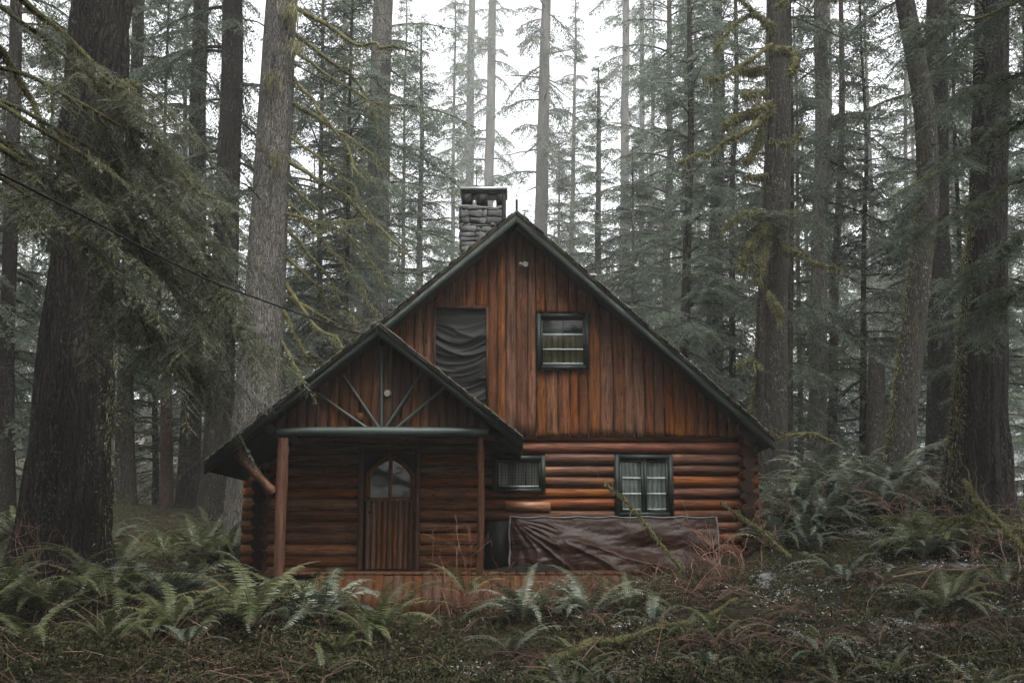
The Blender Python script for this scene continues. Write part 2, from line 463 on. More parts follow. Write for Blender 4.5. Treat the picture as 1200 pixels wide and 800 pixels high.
def ground_mat():
    t = NT('forest_floor'); c_ = t.coord()
    a = t.noise(c_, 1.3, 6, 0.7); b = t.noise(c_, 9, 6, 0.75); d = t.noise(c_, 38, 4, 0.7)
    soil = t.ramp(b, [(0.3, (0.006, 0.004, 0.003)), (0.55, (0.020, 0.013, 0.008)), (0.75, (0.045, 0.029, 0.018))])
    moss = t.ramp(d, [(0.3, (0.008, 0.010, 0.004)), (0.7, (0.034, 0.036, 0.013))])
    c = t.mix(t.mr(a, 0.42, 0.56, 0, 1), soil, moss)
    # thin snow lying in patches, more of it on the right and on the far hillside
    sep = t.n('ShaderNodeSeparateXYZ'); t.l(c_, sep.inputs[0])
    s = t.noise(c_, 0.9, 6, 0.72)
    reg = t.math('ADD', t.mr(sep.outputs[0], -1.0, 4.0, -0.10, 0.03), t.mr(sep.outputs[1], 26, 60, 0.0, 0.12))
    sf = t.mr(t.math('ADD', t.math('ADD', s, reg), t.math('MULTIPLY', b, 0.15)), 0.67, 0.74, 0, 0.75)
    c = t.mix(sf, c, (0.30, 0.32, 0.33))
    h = t.math('ADD', b, t.math('MULTIPLY', d, 0.4))
    return t.done(t.bsdf(c, 0.8, h, 0.9, 0.06, 0.12))
M['ground'] = ground_mat()
# ------------------------------------------------------------------ ground sheet
def graded(lo, hi, a, b, fine, n):
    mid = np.arange(a, b, fine)
    left = a - (a - lo) * np.linspace(0, 1, n)[1:] ** 2.2
    right = b + (hi - b) * np.linspace(0, 1, n) ** 2.2
    return np.concatenate([left[::-1], mid, right])
gx = graded(-700, 700, -14, 15, 0.11, 45)
gy = graded(-60, 900, 6, 24, 0.11, 60)
GX, GY = np.meshgrid(gx, gy)
GZ = ground(GX, GY)
mb = MB()
nx, ny = len(gx), len(gy)
ii = np.arange(ny - 1)[:, None] * nx + np.arange(nx - 1)[None, :]
mb.add(np.stack([GX, GY, GZ], -1).reshape(-1, 3), np.stack([ii, ii + 1, ii + nx + 1, ii + nx], -1).reshape(-1, 4), 0, 0.5)
tag(link('ground', mb.mesh('ground', [M['ground']], True)), kind='structure')

# ------------------------------------------------------------------ the cabin
W = 17.0
def wx(px, Y=W, py=600): return P(px, py, Y)[0]
def wz(py, Y=W, px=600): return P(px, py, Y)[2]
ROOT = np.array([0.0, W, float(ground(0, 15.0))])
cabin = thing('log_cabin', 'red-brown log cabin with steep gable roof and front porch in the forest', 'cabin', ROOT)
def part(name, mb, mats, parent=cabin, smooth=False, label=None):
    o = link(name, mb.mesh(name, mats, smooth, ROOT), parent)
    if label: o['label'] = label
    return o

ZS = wz(512)            # bottom edge of the gable siding
ZD = wz(667)            # deck level
XL, XR = wx(284), wx(889)
CL, CR = wx(309), wx(873)
pitch = (wz(525) - wz(604)) / 6.0
rows = [wz(525) - k * pitch for k in range(-1, 13)]

def clear(z, spans):
    """spans: list (x0,x1,z0,z1) openings -> list of x intervals free at height z"""
    segs = [(XL, XR)]
    for (a, b, c, d) in spans:
        if c < z < d:
            out = []
            for (s, e) in segs:
                if b <= s or a >= e: out.append((s, e)); continue
                if a > s: out.append((s, a))
                if b < e: out.append((b, e))
            segs = out
    return segs
OPEN = [(wx(577), wx(639), wz(577), wz(533)), (wx(720), wx(788), wz(605), wz(532)), (wx(421), wx(491), -5, wz(527))]
XP = wx(563)
mb = MB()
for k, z in enumerate(rows):
    for (s, e) in clear(z, OPEN):
        cuts = [(s, e)]
        if s < XP < e: cuts = [(s, XP), (XP, e)]
        for (a, b) in cuts:
            porch = b <= XP + 0.01
            m = max(3, int((b - a) / 0.12))
            xs = np.linspace(a, b, m)
            sd = int(rng.integers(1000))
            yy = W + (vn(xs * 0.8, xs * 0 + k * 3.1, sd) - 0.5) * 0.025
            zz = z + (vn(xs * 0.6, xs * 0 + k * 5.7, sd + 1) - 0.5) * 0.018
            rr = pitch * (0.485 + (vn(xs * 1.2, xs * 0 + k, sd + 2) - 0.5) * 0.09 + (rng.random() - 0.5) * 0.11)
            for q in range(int((b - a) * 1.2)):
                rr = rr + .010 * rng.random() * np.exp(-((xs - rng.uniform(a, b)) / .05) ** 2)
            if porch:
                tube(mb, np.stack([xs, yy + 0.045, zz], 1), rr * 1.03, 14, 1, capmat=2)
            else:
                tube(mb, np.stack([xs, yy, zz], 1), rr, 16, 0, capmat=2)
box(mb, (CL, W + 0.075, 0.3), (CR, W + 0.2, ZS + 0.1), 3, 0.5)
part('front_wall', mb, [M['log'], M['log_porch'], M['endgrain'], M['soffit']], smooth=True)

YB = 25.0
for xs_ in (CL, CR):
    mb = MB()
    for k in range(-1, 14):
        z = rows[0] - (k - 0.5) * pitch
        r0 = pitch * (0.55 + rng.uniform(-0.05, 0.06))
        if k == 0: r0 *= 1.35
        y0 = 16.6 + rng.uniform(-0.05, 0.06)
        tube(mb, np.array([[xs_ + rng.uniform(-.02, .02), y, z] for y in np.linspace(y0, YB, 9)]), r0, 14, 0, capmat=1)
    part('side_wall', mb, [M['log_side'], M['endgrain']], smooth=True)
mb = MB()
for k in range(14):
    tube(mb, np.array([[CL, YB, rows[k]], [CR, YB, rows[k]]]), pitch * 0.52, 10, 0, capmat=1)
part('back_wall', mb, [M['log'], M['endgrain']], smooth=True)

# roof planes ---------------------------------------------------------------
YR = 16.4
Rg = P(605, 250, YR); Er = P(908, 517, YR); Lp = P(443, 384, YR)
sl_r = (Rg[2] - Er[2]) / (Er[0] - Rg[0]); sl_l = (Rg[2] - Lp[2]) / (Rg[0] - Lp[0])
def zmain(x): return Rg[2] - (sl_r * (x - Rg[0]) if x > Rg[0] else sl_l * (Rg[0] - x))
XLE = wx(300, YR, 510)
YP = 14.6
Ag = P(443, 382, YP); Pl = P(239, 546, YP); Pr = P(613, 517, YP)
sp_r = (Ag[2] - Pr[2]) / (Pr[0] - Ag[0]); sp_l = (Ag[2] - Pl[2]) / (Ag[0] - Pl[0])
def zporch(x): return Ag[2] - (sp_r * (x - Ag[0]) if x > Ag[0] else sp_l * (Ag[0] - x))

def strip(mb, xa, xb, zf, y0, y1, up, dn, mat=0, rnd=None, n=1):
    """slab following roof line zf between xa and xb, from zf+up to zf-dn (vertical), extruded y0..y1"""
    poly = [(xa, zf(xa) + up), (xb, zf(xb) + up), (xb, zf(xb) - dn), (xa, zf(xa) - dn)]
    prism(mb, poly, y0, y1, mat, rnd)

mb = MB()
e = 1e-4
strip(mb, XLE, Rg[0] - e, zmain, YR - 0.03, YB + 0.5, 0.045, -0.004)
strip(mb, Rg[0] + e, Er[0], zmain, YR - 0.03, YB + 0.5, 0.045, -0.004)
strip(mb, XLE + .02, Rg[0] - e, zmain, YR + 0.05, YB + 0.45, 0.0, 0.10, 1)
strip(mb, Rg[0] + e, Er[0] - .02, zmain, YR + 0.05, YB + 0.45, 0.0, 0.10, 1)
roof = part('roof', mb, [M['roof'], M['soffit']])
mb = MB()
strip(mb, XLE, Rg[0] - e, zmain, YR, YR + 0.045, 0.0, 0.15)
strip(mb, Rg[0] + e, Er[0], zmain, YR, YR + 0.045, 0.0, 0.15)
part('rake_board', mb, [M['rake']], roof)
mb = MB()
strip(mb, Pl[0], Ag[0] - e, zporch, YP - 0.03, 16.9, 0.05, -0.004)
strip(mb, Ag[0] + e, Pr[0], zporch, YP - 0.03, 16.9, 0.05, -0.004)
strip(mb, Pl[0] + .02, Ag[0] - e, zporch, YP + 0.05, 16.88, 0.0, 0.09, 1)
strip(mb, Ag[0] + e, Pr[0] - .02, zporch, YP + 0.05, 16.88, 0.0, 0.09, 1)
proof = part('porch_roof', mb, [M['roof'], M['soffit']])
mb = MB()
strip(mb, Pl[0], Ag[0] - e, zporch, YP, YP + 0.045, 0.0, 0.13)
strip(mb, Ag[0] + e, Pr[0], zporch, YP, YP + 0.045, 0.0, 0.13)
part('rake_board', mb, [M['green']], proof)
def shakes(zf, xa, xb, y0, par):
    mb = MB(); x = xa
    while x < xb - .04:
        w = min(rng.uniform(.07, .17), xb - x)
        strip(mb, x + .003, x + w - .003, zf, y0 - rng.uniform(.01, .055), y0 + .25, .052 + rng.uniform(.003, .035), -.047, 0)
        x += w
    part('shake_edge', mb, [M['roof']], par)
shakes(zmain, XLE, Rg[0] - .02, YR - .03, roof); shakes(zmain, Rg[0] + .02, Er[0], YR - .03, roof)
shakes(zporch, Pl[0], Ag[0] - .02, YP - .03, proof); shakes(zporch, Ag[0] + .02, Pr[0], YP - .03, proof)
# debris and lichen lying along the rake edges
mb = MB()
for (xa, xb, zf, y0, n, zz) in ((Ag[0], Pr[0], zporch, YP, 1500, .06), (Pl[0], Ag[0], zporch, YP, 800, .055), (XLE, Er[0], zmain, YR, 1700, .05)):
    for k in range(n):
        x = rng.uniform(xa, xb)
        if vn(x * 6, 0.0, int(y0 * 10)) < rng.uniform(0.1, 0.6): continue
        p = np.array([x, y0 + rng.uniform(-.05, .15), zf(x) + zz - 0.01 + abs(rng.normal(0, .012))])
        d = rng.normal(size=3) * np.array([1, .6, .5]); d = norm(d) * rng.uniform(.02, .07); w = norm(np.cross(d, rng.normal(size=3))) * rng.uniform(.005, .012)
        mb.add(np.array([p - d / 2, p + w, p + d / 2, p - w]), np.array([[0, 1, 2, 3]]), int(rng.random() < .45), rng.random())
part('moss', mb, [M['twig'], M['moss']], proof)

# gable siding --------------------------------------------------------------
def slab_boards(mb, xa, xb, zb, ztop, Y, holes, mat=0, w0=0.14, w1=0.22, depth=0.055, jit=0.012, bottomjit=0.02):
    edges = sorted({xa, xb, *[h[0] for h in holes], *[h[1] for h in holes]})
    for s, e_ in zip(edges[:-1], edges[1:]):
        if e_ - s < 0.02: continue
        n = max(1, int(round((e_ - s) / ((w0 + w1) / 2))))
        cut = np.cumsum(rng.uniform(w0, w1, n)); cut = np.concatenate([[0], cut / cut[-1]]) * (e_ - s) + s
        for a, b in zip(cut[:-1], cut[1:]):
            mid = (a + b) / 2
            spans = [(zb - rng.random() * bottomjit, None)]
            for h in holes:
                if h[0] - 1e-6 <= mid <= h[1] + 1e-6:
                    spans = [(spans[0][0], h[2]), (h[3], None)]
            r = rng.random()
            for (lo, hi) in spans:
                m = 14
                t = np.linspace(0, 1, m); k = 9
                ph = np.linspace(0, pi, k)
                sd = int(rng.integers(9999))
                zt_a = ztop(a) if hi is None else hi
                zt_b = ztop(b) if hi is None else hi
                if min(zt_a, zt_b) <= lo + 0.02: continue
                V = []
                for j in range(m):
                    da = (vn(t[j] * 6, 1.0, sd) - .5) * jit * 2; db = (vn(t[j] * 6, 5.0, sd) - .5) * jit * 2
                    aa, bb = a + da, b + db
                    xx = (aa + bb) / 2 - (bb - aa) / 2 * np.cos(ph)
                    zt = zt_a + (zt_b - zt_a) * (xx - a) / (b - a)
                    yy = Y - depth * np.sin(ph) ** 0.7 * (1 + 0.5 * (vn(t[j] * 4, 9.0, sd) - .5)) - 0.012 * vn(xx * 30, t[j] * 5, sd)
                    zz = lo + (zt - lo) * t[j]
                    V.append(np.stack([xx, yy, zz], 1))
                V = np.concatenate(V)
                i = np.arange(m - 1)[:, None] * k; jj = np.arange(k - 1)[None, :]
                mb.add(V, [np.stack([i + jj, i + jj + 1, i + k + jj + 1, i + k + jj], -1).reshape(-1, 4), np.array([list(range(k))[::-1]])], mat, r)
TARPH = (wx(507), wx(571), wz(480), wz(362))
UPW = (wx(629), wx(690), wz(433), wz(368))
YG = 16.93
mb = MB()
slab_boards(mb, wx(350), wx(900), ZS, lambda x: zmain(x) - 0.13, YG, [TARPH, UPW])
prism(mb, [(wx(330), ZS), (wx(900), ZS), (Er[0] - .1, zmain(Er[0] - .1) - .11), (Rg[0], Rg[2] - .11), (XLE + .1, zmain(XLE + .1) - .11)][:5], YG + 0.05, YG + 0.14, 1, 0.5)
part('gable_siding', mb, [M['slab'], M['soffit']], smooth=True)
mb = MB()
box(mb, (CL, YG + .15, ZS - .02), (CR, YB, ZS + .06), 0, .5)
part('ceiling_joist_floor', mb, [M['soffit']])

# porch gable, beam, struts, posts --------------------------------------------
YI = 15.02
ZB = wz(507, 14.92)
mb = MB()
slab_boards(mb, wx(322, YI), wx(585, YI), wz(506, YI), lambda x: zporch(x) - 0.10, YI, [], 0, 0.13, 0.18, 0.045)
prism(mb, [(wx(318, YI), wz(508, YI)), (wx(590, YI), wz(508, YI)), (wx(590, YI), zporch(wx(590, YI)) - .1), (Ag[0], Ag[2] - .1), (wx(318, YI), zporch(wx(318, YI)) - .1)], YI + .04, YI + .10, 1, .5)
part('porch_gable_siding', mb, [M['slab_porch'], M['soffit']], smooth=True)
mb = MB()
xs = np.linspace(wx(322, 14.9), wx(572, 14.9), 26)
tube(mb, np.stack([xs, 14.9 + 0 * xs, ZB + (vn(xs * 1.3, xs * 0, 4) - .5) * .03 + 0.012 * np.cos((xs - xs.mean()) * 1.0)], 1), 0.058 + .02 * np.exp(-((xs - wx(445, 14.9)) / 1.1) ** 2), 14, 0)
part('porch_beam', mb, [M['greenlog']], smooth=True)
mb = MB()
c = P(316, 503, 14.72)
tube(mb, np.array([c, c + np.array([0, 1.9, 0.02])]), 0.068, 14, 0)
part('porch_purlin', mb, [M['green']], smooth=True)
for (a, b) in (((431, 502), (371, 460)), ((444, 501), (402, 439)), ((447, 501), (447, 405)), ((452, 501), (494, 437)), ((464, 502), (521, 454))):
    mb = MB()
    tube(mb, np.array([P(*a, 14.90), P(*b, 14.955)]), np.array([.022, .017]), 8, 0)
    part('porch_strut', mb, [M['greenlog']], smooth=True)
def log_post(px, r, ztop, zbot, Y=14.92, mat='post'):
    mb = MB(); x = wx(px, Y)
    z = np.linspace(zbot, ztop, 30)
    rr = r * (1 + (vn(z * 2, z * 0, int(px)) - .5) * .18)
    for kz in (wz(541, Y), wz(580, Y), wz(632, Y)):
        rr = rr + .016 * np.exp(-((z - kz - px % 7 * .03) / .03) ** 2)
    tube(mb, np.stack([x + (vn(z, z * 0, int(px) + 3) - .5) * .05, Y + 0 * z, z], 1), rr, 14, 0, capmat=1)
    part('porch_post', mb, [M[mat], M['endgrain']], smooth=True)
log_post(327.5, .086, wz(513, 14.92), .4)
log_post(562, .052, wz(513, 14.92), .4, mat='slab_porch')
mb = MB()
pts = np.linspace(P(278, 532, 15.0), P(322, 578, 14.95), 12)
tube(mb, pts, .075 + (vn(np.arange(12) * .9, np.zeros(12), 8) - .5) * .03, 12, 0, capmat=1)
part('knee_brace', mb, [M['post'], M['endgrain']], smooth=True)
mb = MB()
c = P(454, 461, 14.955)
tube(mb, np.array([c + [0, .06, 0], c + [0, .0, 0], c + [0, -.03, 0]]), np.array([.062, .062, .045]), 18, 0)
part('porch_light', mb, [M['lamp']], smooth=True)
mb = MB(); box(mb, P(416, 495, 14.93), P(426, 484, 14.985), 0, .9)
part('junction_box', mb, [M['slab_porch']])

# porch floor and its sloping board skirt
mb = MB()
x = wx(338, 14.93)
while x < wx(722, 15):
    w = rng.uniform(.135, .15)
    box(mb, (x + .005, 14.93, ZD - .04), (x + w - .005, 16.95, ZD + rng.uniform(-.003, .003)))
    x += w
part('porch_floor', mb, [M['skirt']])
mb = MB()
x = wx(372, 14.9)
while x < wx(722, 14.9):
    w = rng.uniform(.135, .155)
    a = np.array([x + w / 2, 14.90, ZD - .045 + rng.uniform(-.004, .004)]); b = np.array([x + w / 2 + rng.uniform(-.01, .01), 14.55, wz(719, 14.55) + rng.uniform(-.02, .01)])
    bar(mb, a, b, w - .005, .022, (0, -1, .5))
    x += w
part('porch_skirt', mb, [M['skirt']])
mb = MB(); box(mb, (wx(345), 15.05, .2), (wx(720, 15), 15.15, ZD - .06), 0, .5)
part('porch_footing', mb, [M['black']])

# windows ---------------------------------------------------------------------
def window(px0, py0, px1, py1, vert, horiz, cur, Y=W - .1, fr=.075, sashes=1, label=None, gather=0.02):
    x0, x1 = wx(px0, Y, py0), wx(px1, Y, py0); z1, z0 = wz(py0, Y), wz(py1, Y)
    f = MB()
    box(f, (x0, Y - .05, z0), (x0 + fr, Y + .07, z1)); box(f, (x1 - fr, Y - .05, z0), (x1, Y + .07, z1))
    box(f, (x0 + fr, Y - .048, z1 - fr), (x1 - fr, Y + .07, z1)); box(f, (x0 + fr, Y - .062, z0), (x1 - fr, Y + .07, z0 + fr * .9))
    wo = part('window', f, [M['green']])
    ix0, ix1, iz0, iz1 = x0 + fr, x1 - fr, z0 + fr * .9, z1 - fr
    sw = (ix1 - ix0) / sashes; spans = []
    for k in range(sashes):
        s = MB(); a = ix0 + k * sw; b = a + sw; t = .035 if sashes == 1 else .05
        for lo, hi in (((a + .002, Y - .02, iz0), (a + t, Y + .02, iz1)), ((b - t, Y - .02, iz0), (b - .002, Y + .02, iz1)), ((a + t, Y - .018, iz1 - t), (b - t, Y + .02, iz1)), ((a + t, Y - .018, iz0), (b - t, Y + .02, iz0 + t))):
            box(s, lo, hi)
        spans.append((a + t, b - t))
        part('sash', s, [M['green']], wo)
        g = MB(); g.add(np.array([[a + .01, Y + .003, iz0 + .01], [b - .01, Y + .003, iz0 + .01], [b - .01, Y + .003, iz1 - .01], [a + .01, Y + .003, iz1 - .01]]), np.array([[0, 1, 2, 3]]))
        part('pane', g, [M['glass']], wo)
    t = .035 if sashes == 1 else .05
    def bar1(lo, hi, mt):
        m = MB(); box(m, lo, hi, mt); part('muntin', m, [M['muntin'], M['green']], wo)
    for (a, b) in spans:
        for k in range(1, vert + 1):
            xx = a + (b - a) * k / (vert + 1); bar1((xx - .008, Y - .012, iz0 + t), (xx + .008, Y + .012, iz1 - t), 1)
        for k in range(1, horiz + 1):
            zz = iz0 + t + (iz1 - iz0 - 2 * t) * k / (horiz + 1); bar1((a, Y - .015, zz - .011), (b, Y + .015, zz + .011), 0)
        bar1((a, Y - .016, iz0 + t), (b, Y + .016, iz0 + t + .016), 0)
    cu = MB(); n = 70; mrow = 8
    xs = np.linspace(ix0 - .03, ix1 + .03, n); zs = np.linspace(iz0 - .03, iz1 + .03, mrow)
    yy = Y + .075 + gather * np.sin(xs * 46 + 2 * np.sin(xs * 9)) * 0.8 + gather * .5 * np.sin(xs * 83)
    V = np.array([[x, y, z] for z in zs for x, y in zip(xs, yy)])
    i = np.arange(mrow - 1)[:, None] * n; j = np.arange(n - 1)[None, :]
    cu.add(V, np.stack([i + j, i + j + 1, i + n + j + 1, i + n + j], -1).reshape(-1, 4))
    part('curtain', cu, [M[cur]], wo, True)
    if label: wo['label'] = label
window(577, 534, 639, 577, 2, 0, 'plaid', label='low wide window with plaid curtain', gather=.012)
window(720, 533, 788, 605, 0, 2, 'lace', sashes=2, label='double casement window with white lace curtains', gather=.022)
window(629, 368, 690, 433, 1, 2, 'olive', Y=16.86, fr=.07, label='upper gable window with olive curtain', gather=.01)
# dark blind part of the upper window's top row
mb = MB()
zt = wz(372, 16.9); box(mb, (UPW[0] + .06, 16.892, wz(390, 16.9)), (UPW[1] - .06, 16.898, zt), 0, .5)
part('blind', mb, [M['black']], [o for o in cabin.children if o.name.startswith('window')][-1])

# opening frame behind the black cloth
mb = MB()
for (a, b) in (((506, 361), (509, 480)), ((569, 361), (572, 480))):
    box(mb, (wx(a[0]), 16.85, wz(a[1])), (wx(b[0]), 16.97, wz(b[1])), 0, .3)
box(mb, (wx(509) + .001, 16.86, wz(364)), (wx(569) - .001, 16.97, wz(360.5)), 0, .3)
part('loft_opening', mb, [M['slab_porch']])

# door ------------------------------------------------------------------------
YD = 16.93
mb = MB()
for (a, b) in ((420, 427), (486.5, 492.5)):
    z = np.linspace(ZD, wz(528), 10)
    tube(mb, np.stack([np.full(10, wx((a + b) / 2)), np.full(10, YD - .03), z], 1), .048, 10, 0)
box(mb, (wx(427), YD - .02, wz(531.5)), (wx(486.5), YD + .05, wz(527)), 0, .4)
dr = part('door', mb, [M['post']], smooth=False)
mb = MB()
box(mb, (wx(427), YD + .055, ZD), (wx(487), YD + .09, wz(531)), 1, .2)
xa, xb = wx(428.5), wx(485.5)
n = 9; e_ = np.linspace(xa, xb, n + 1)
for k in range(n):
    z = np.linspace(ZD + .01, wz(586), 12)
    tube(mb, np.stack([np.full(12, (e_[k] + e_[k + 1]) / 2), np.full(12, YD + .05) + (vn(z * 3, z * 0, k) - .5) * .01, z], 1), (e_[1] - e_[0]) * .47, 10, 0)
part('door_plank', mb, [M['door'], M['black']], dr, True)
cx = wx(457.3); hx = wx(481) - cx; zb = wz(583); zs_ = wz(563); za = wz(538)
def arch(o, oz, N=15):
    t = np.linspace(0, 1, N)
    right = [(cx + (hx + o) * (1 - tt ** 2.1), zs_ + (za + oz - zs_) * tt) for tt in t]
    return [(cx + hx + o, zb)] + right, [(cx - (hx + o), zb)] + [(2 * cx - q[0], q[1]) for q in right]
def ring(mb, A, B, y0, y1, mat, r):
    N = len(A)
    V = np.array([[q[0], y, q[1]] for y in (y0, y1) for L in (A, B) for q in L])
    Fq = []
    for k in range(N - 1):
        Fq += [[k, k + 1, N + k + 1, N + k], [2 * N + k, 3 * N + k, 3 * N + k + 1, 2 * N + k + 1], [k, 2 * N + k, 2 * N + k + 1, k + 1], [N + k, N + k + 1, 3 * N + k + 1, 3 * N + k]]
    mb.add(V, np.array(Fq), mat, r)
mb = MB()
ir, il = arch(0, 0); orr, ol = arch(.085, .085)
ring(mb, ir, orr, YD - .005, YD + .05, 0, .6); ring(mb, il, ol, YD - .005, YD + .05, 0, .4)
box(mb, (cx - hx - .085, YD - .012, zb - .06), (cx + hx + .085, YD + .05, zb), 0, .5)
box(mb, (cx - .03, YD - .008, zb), (cx + .03, YD + .05, za + .02), 0, .7)
part('door_arch', mb, [M['door']], dr)
mb = MB()
poly = [(cx + hx, zb)] + ir[1:] + il[1:][::-1] + [(cx - hx, zb)]
mb.add(np.array([[q[0], YD + .02, q[1]] for q in poly]), np.array([list(range(len(poly)))]), 0, .5)
part('pane', mb, [M['glass']], dr)
mb = MB(); c = P(433, 600, YD - .03)
tube(mb, np.array([c + [0, .05, 0], c, c + [0, -.02, 0]]), np.array([.014, .025, .02]), 10)
part('door_knob', mb, [M['metal']], dr, True)

# small wall pieces
mb = MB(); box(mb, P(592, 598.5, 16.888), P(645, 588, 16.95), 0, .6)
part('patch_board', mb, [M['patch']], label='fresh orange board let into a log')
mb = MB(); box(mb, (wx(568), 16.84, ZD + .01), (wx(598), 16.9, wz(611)), 0, .5)
part('base_panel', mb, [M['black']])
mb = MB(); c = P(613, 311, 16.84)
box(mb, c + [-.06, -.0, .0], c + [-.01, .03, .05], 0)
fl = part('flood_light', mb, [M['galv']])
for dx, dz, r in ((-.055, .01, .03), (.03, -.005, .055)):
    mb = MB()
    a = c + [dx, 0, dz]
    tube(mb, np.array([a + [0, .0, .02], a + [0, -.06, 0.0], a + [0.01, -.13, -.015], a + [.01, -.135, -.015]]), np.array([r * .5, r * .8, r, r * .7]), 14, 0)
    part('lamp_head', mb, [M['lamp']], fl, True)

# chimney --------------------------------------------------------------------
YC = 20.3; CD = .6
mb = MB()
x0, x1 = P(539.5, 300, YC)[0], P(589.5, 300, YC)[0]
zc0, zc1 = ZS + .5, P(560, 243, YC)[2]
box(mb, (x0 + .04, YC + .04, zc0), (x1 - .04, YC + CD - .04, zc1 - .01), 1, .5)
def stones(xa, xb, ya, yb, face):
    z = zc0
    while z < zc1 - .03:
        h = rng.uniform(.06, .18); h = min(h, zc1 - z)
        L = (xb - xa); u = 0
        while u < L - .02:
            w = min(rng.uniform(.08, .42), L - u)
            if L - u - w < .09: w = L - u
            g = .003
            pr = rng.uniform(.01, .04)
            ww = [u + g, u + w - g]; zz = [z + g, z + h - g]
            # blunt irregular stone: front face smaller than base
            V = []
            for (yy, ins) in ((0.06, 0), (0.0 - pr * .5, .006), (-pr, .018)):
                for (a, b) in ((0, 0), (1, 0), (1, 1), (0, 1)):
                    uu = ww[a] + (ins if a == 0 else -ins) + rng.uniform(-.028, .028); vv = zz[b] + (ins if b == 0 else -ins) + rng.uniform(-.032, .032)
                    if face == 0: V.append([xa + uu, ya + yy, vv])
                    elif face == 1: V.append([yb - yy, ya + uu, vv])
                    else: V.append([yb + yy, ya + uu, vv])
            Q = [[8, 9, 10, 11]] + [[r + k, r + (k + 1) % 4, r + 4 + (k + 1) % 4, r + 4 + k] for r in (0, 4) for k in range(4)]
            mb.add(np.array(V), np.array(Q), 0, rng.random())
            u += w
        z += h
stones(x0, x1, YC, 0, 0)
stones(0, CD, YC, x1, 1)
stones(0, CD, YC, x0, 2)
chim = part('chimney', mb, [M['stone'], M['mortar']])
mb = MB()
zt0, zt1 = P(560, 240.5, YC)[2], P(560, 222.5, YC)[2]
xa, xb = P(541, 230, YC)[0], P(592.5, 230, YC)[0]
def cxp(p): return P(p, 230, YC)[0]
for (a, b) in ((541, 552.5), (558.5, 571), (581.5, 592.5)):
    for y in (YC, YC + CD - .1):
        box(mb, (cxp(a), y, zt0), (cxp(b), y + .1, zt1), 0)
for y in (YC - .002,):
    box(mb, (xa - .004, y, P(0, 227, YC)[2]), (xb + .004, y + .1, zt1 - .002), 0)
box(mb, (xa - .04, YC - .05, zt1), (xb + .04, YC + CD + .05, zt1 + .05), 1)
V = []
part('chimney_cap', mb, [M['metal'], M['galv']], chim)
mb = MB()
xs = np.linspace(x0 - .02, x1 + .03, 14)
for y in (YC - .01, YC + CD - .06):
    tube(mb, np.stack([xs, np.full(14, y + .04), zc1 + (vn(xs * 5, xs * 0, 3) - .4) * .09], 1), .045, 8, 0)
part('mortar_crown', mb, [M['mortar']], chim, True)
def pipe(name, px, pyt, pyb, Y, r, capr=None, mat='metal'):
    mb = MB(); a, b = P(px, pyt, Y), P(px, pyb, Y)
    b[0] = a[0]; b[2] -= .5
    tube(mb, np.array([b, a]), r, 12, 0)
    if capr: tube(mb, np.array([a, a + [0, 0, .035]]), capr, 14, 1)
    part(name, mb, [M[mat], M['galv']], roof, True)
pipe('stove_pipe', 590.5, 229, 252, 19.4, .045)
pipe('roof_finial', 605.5, 234, 256, 16.9, .022)
pipe('roof_vent', 693, 324, 334, 18.2, .07, .11)

# ------------------------------------------------------------------ tarps
def sheet(fn, nu, nv):
    u = np.linspace(0, 1, nu); v = np.linspace(0, 1, nv); U, Vv = np.meshgrid(u, v)
    X = fn(U, Vv); V = np.stack(X, -1).reshape(-1, 3)
    i = np.arange(nv - 1)[:, None] * nu; j = np.arange(nu - 1)[None, :]
    return V, np.stack([i + j, i + nu + j, i + nu + j + 1, i + j + 1], -1).reshape(-1, 4), V.reshape(nv, nu, 3)
tx0, tx1, tz0 = wx(597, 16.8), wx(839, 16.8), wz(605, 16.8)
tzb = P(700, 668, 15.85)[2]
def tarp_fn(u, v):
    rp = np.clip(u / .43, 0, 1) * 0.86
    sm = .5 * (v + rp - np.sqrt((v - rp) ** 2 + .0015)); off = .40 * sm + 0.04 * np.clip(v - rp, 0, 1)
    drop = np.clip((v - .86) / .14, 0, 1)
    off = off * (1 - .25 * np.clip((u - .8) / .2, 0, 1)) - .10 * np.exp(-((v - .62 - .1 * np.sin(u * 7)) / .14) ** 2) * np.clip(u * 3 - 1, 0, 1)
    wr = (fbm(u * 7 + v * 2, v * 5, 31, 4) - .5) * .10 * np.clip(v * 3, 0, 1) + (fbm(u * 24 + v * 8, v * 14 - u * 9, 41, 3) - .5) * .022 + .03 * np.sin(v * 9 + 3 * np.sin(u * 5)) * np.clip(v * 2, 0, 1)
    th = np.arctan2(v * .75 + .02, u * 2.6 + .02); rad_ = np.hypot(v * .75, u * 2.6)
    ray = (1 - np.abs(2 * vn(th * 7.5, rad_ * .9, 91) - 1)) ** 3
    wr = wr + .085 * ray * np.clip(rad_ * 1.3, 0, 1)
    x = tx0 + (tx1 - tx0) * u + (fbm(v * 4, u * 3, 51) - .5) * .05
    sagz = -.022 * np.abs(np.sin(u * pi * 6)) * (1 - v)
    z = tz0 + (tzb - .12 - tz0) * v + sagz - .06 * drop + (fbm(u * 7, v * 6, 61) - .5) * .10 * v
    return x, 16.8 - off - wr * .8 - .01, z
mb = MB()
V, Q, G3 = sheet(tarp_fn, 150, 60)
mb.add(V, Q, 0, .5)
tb = thing('tarp', 'brown plastic tarpaulin with silver hems draped along the front wall under the windows', 'tarp', (0, 16.2, float(tzb)))
link('sheet', mb.mesh('sheet', [M['tarp']], True, (0, 16.2, float(tzb))), tb)
mb = MB()
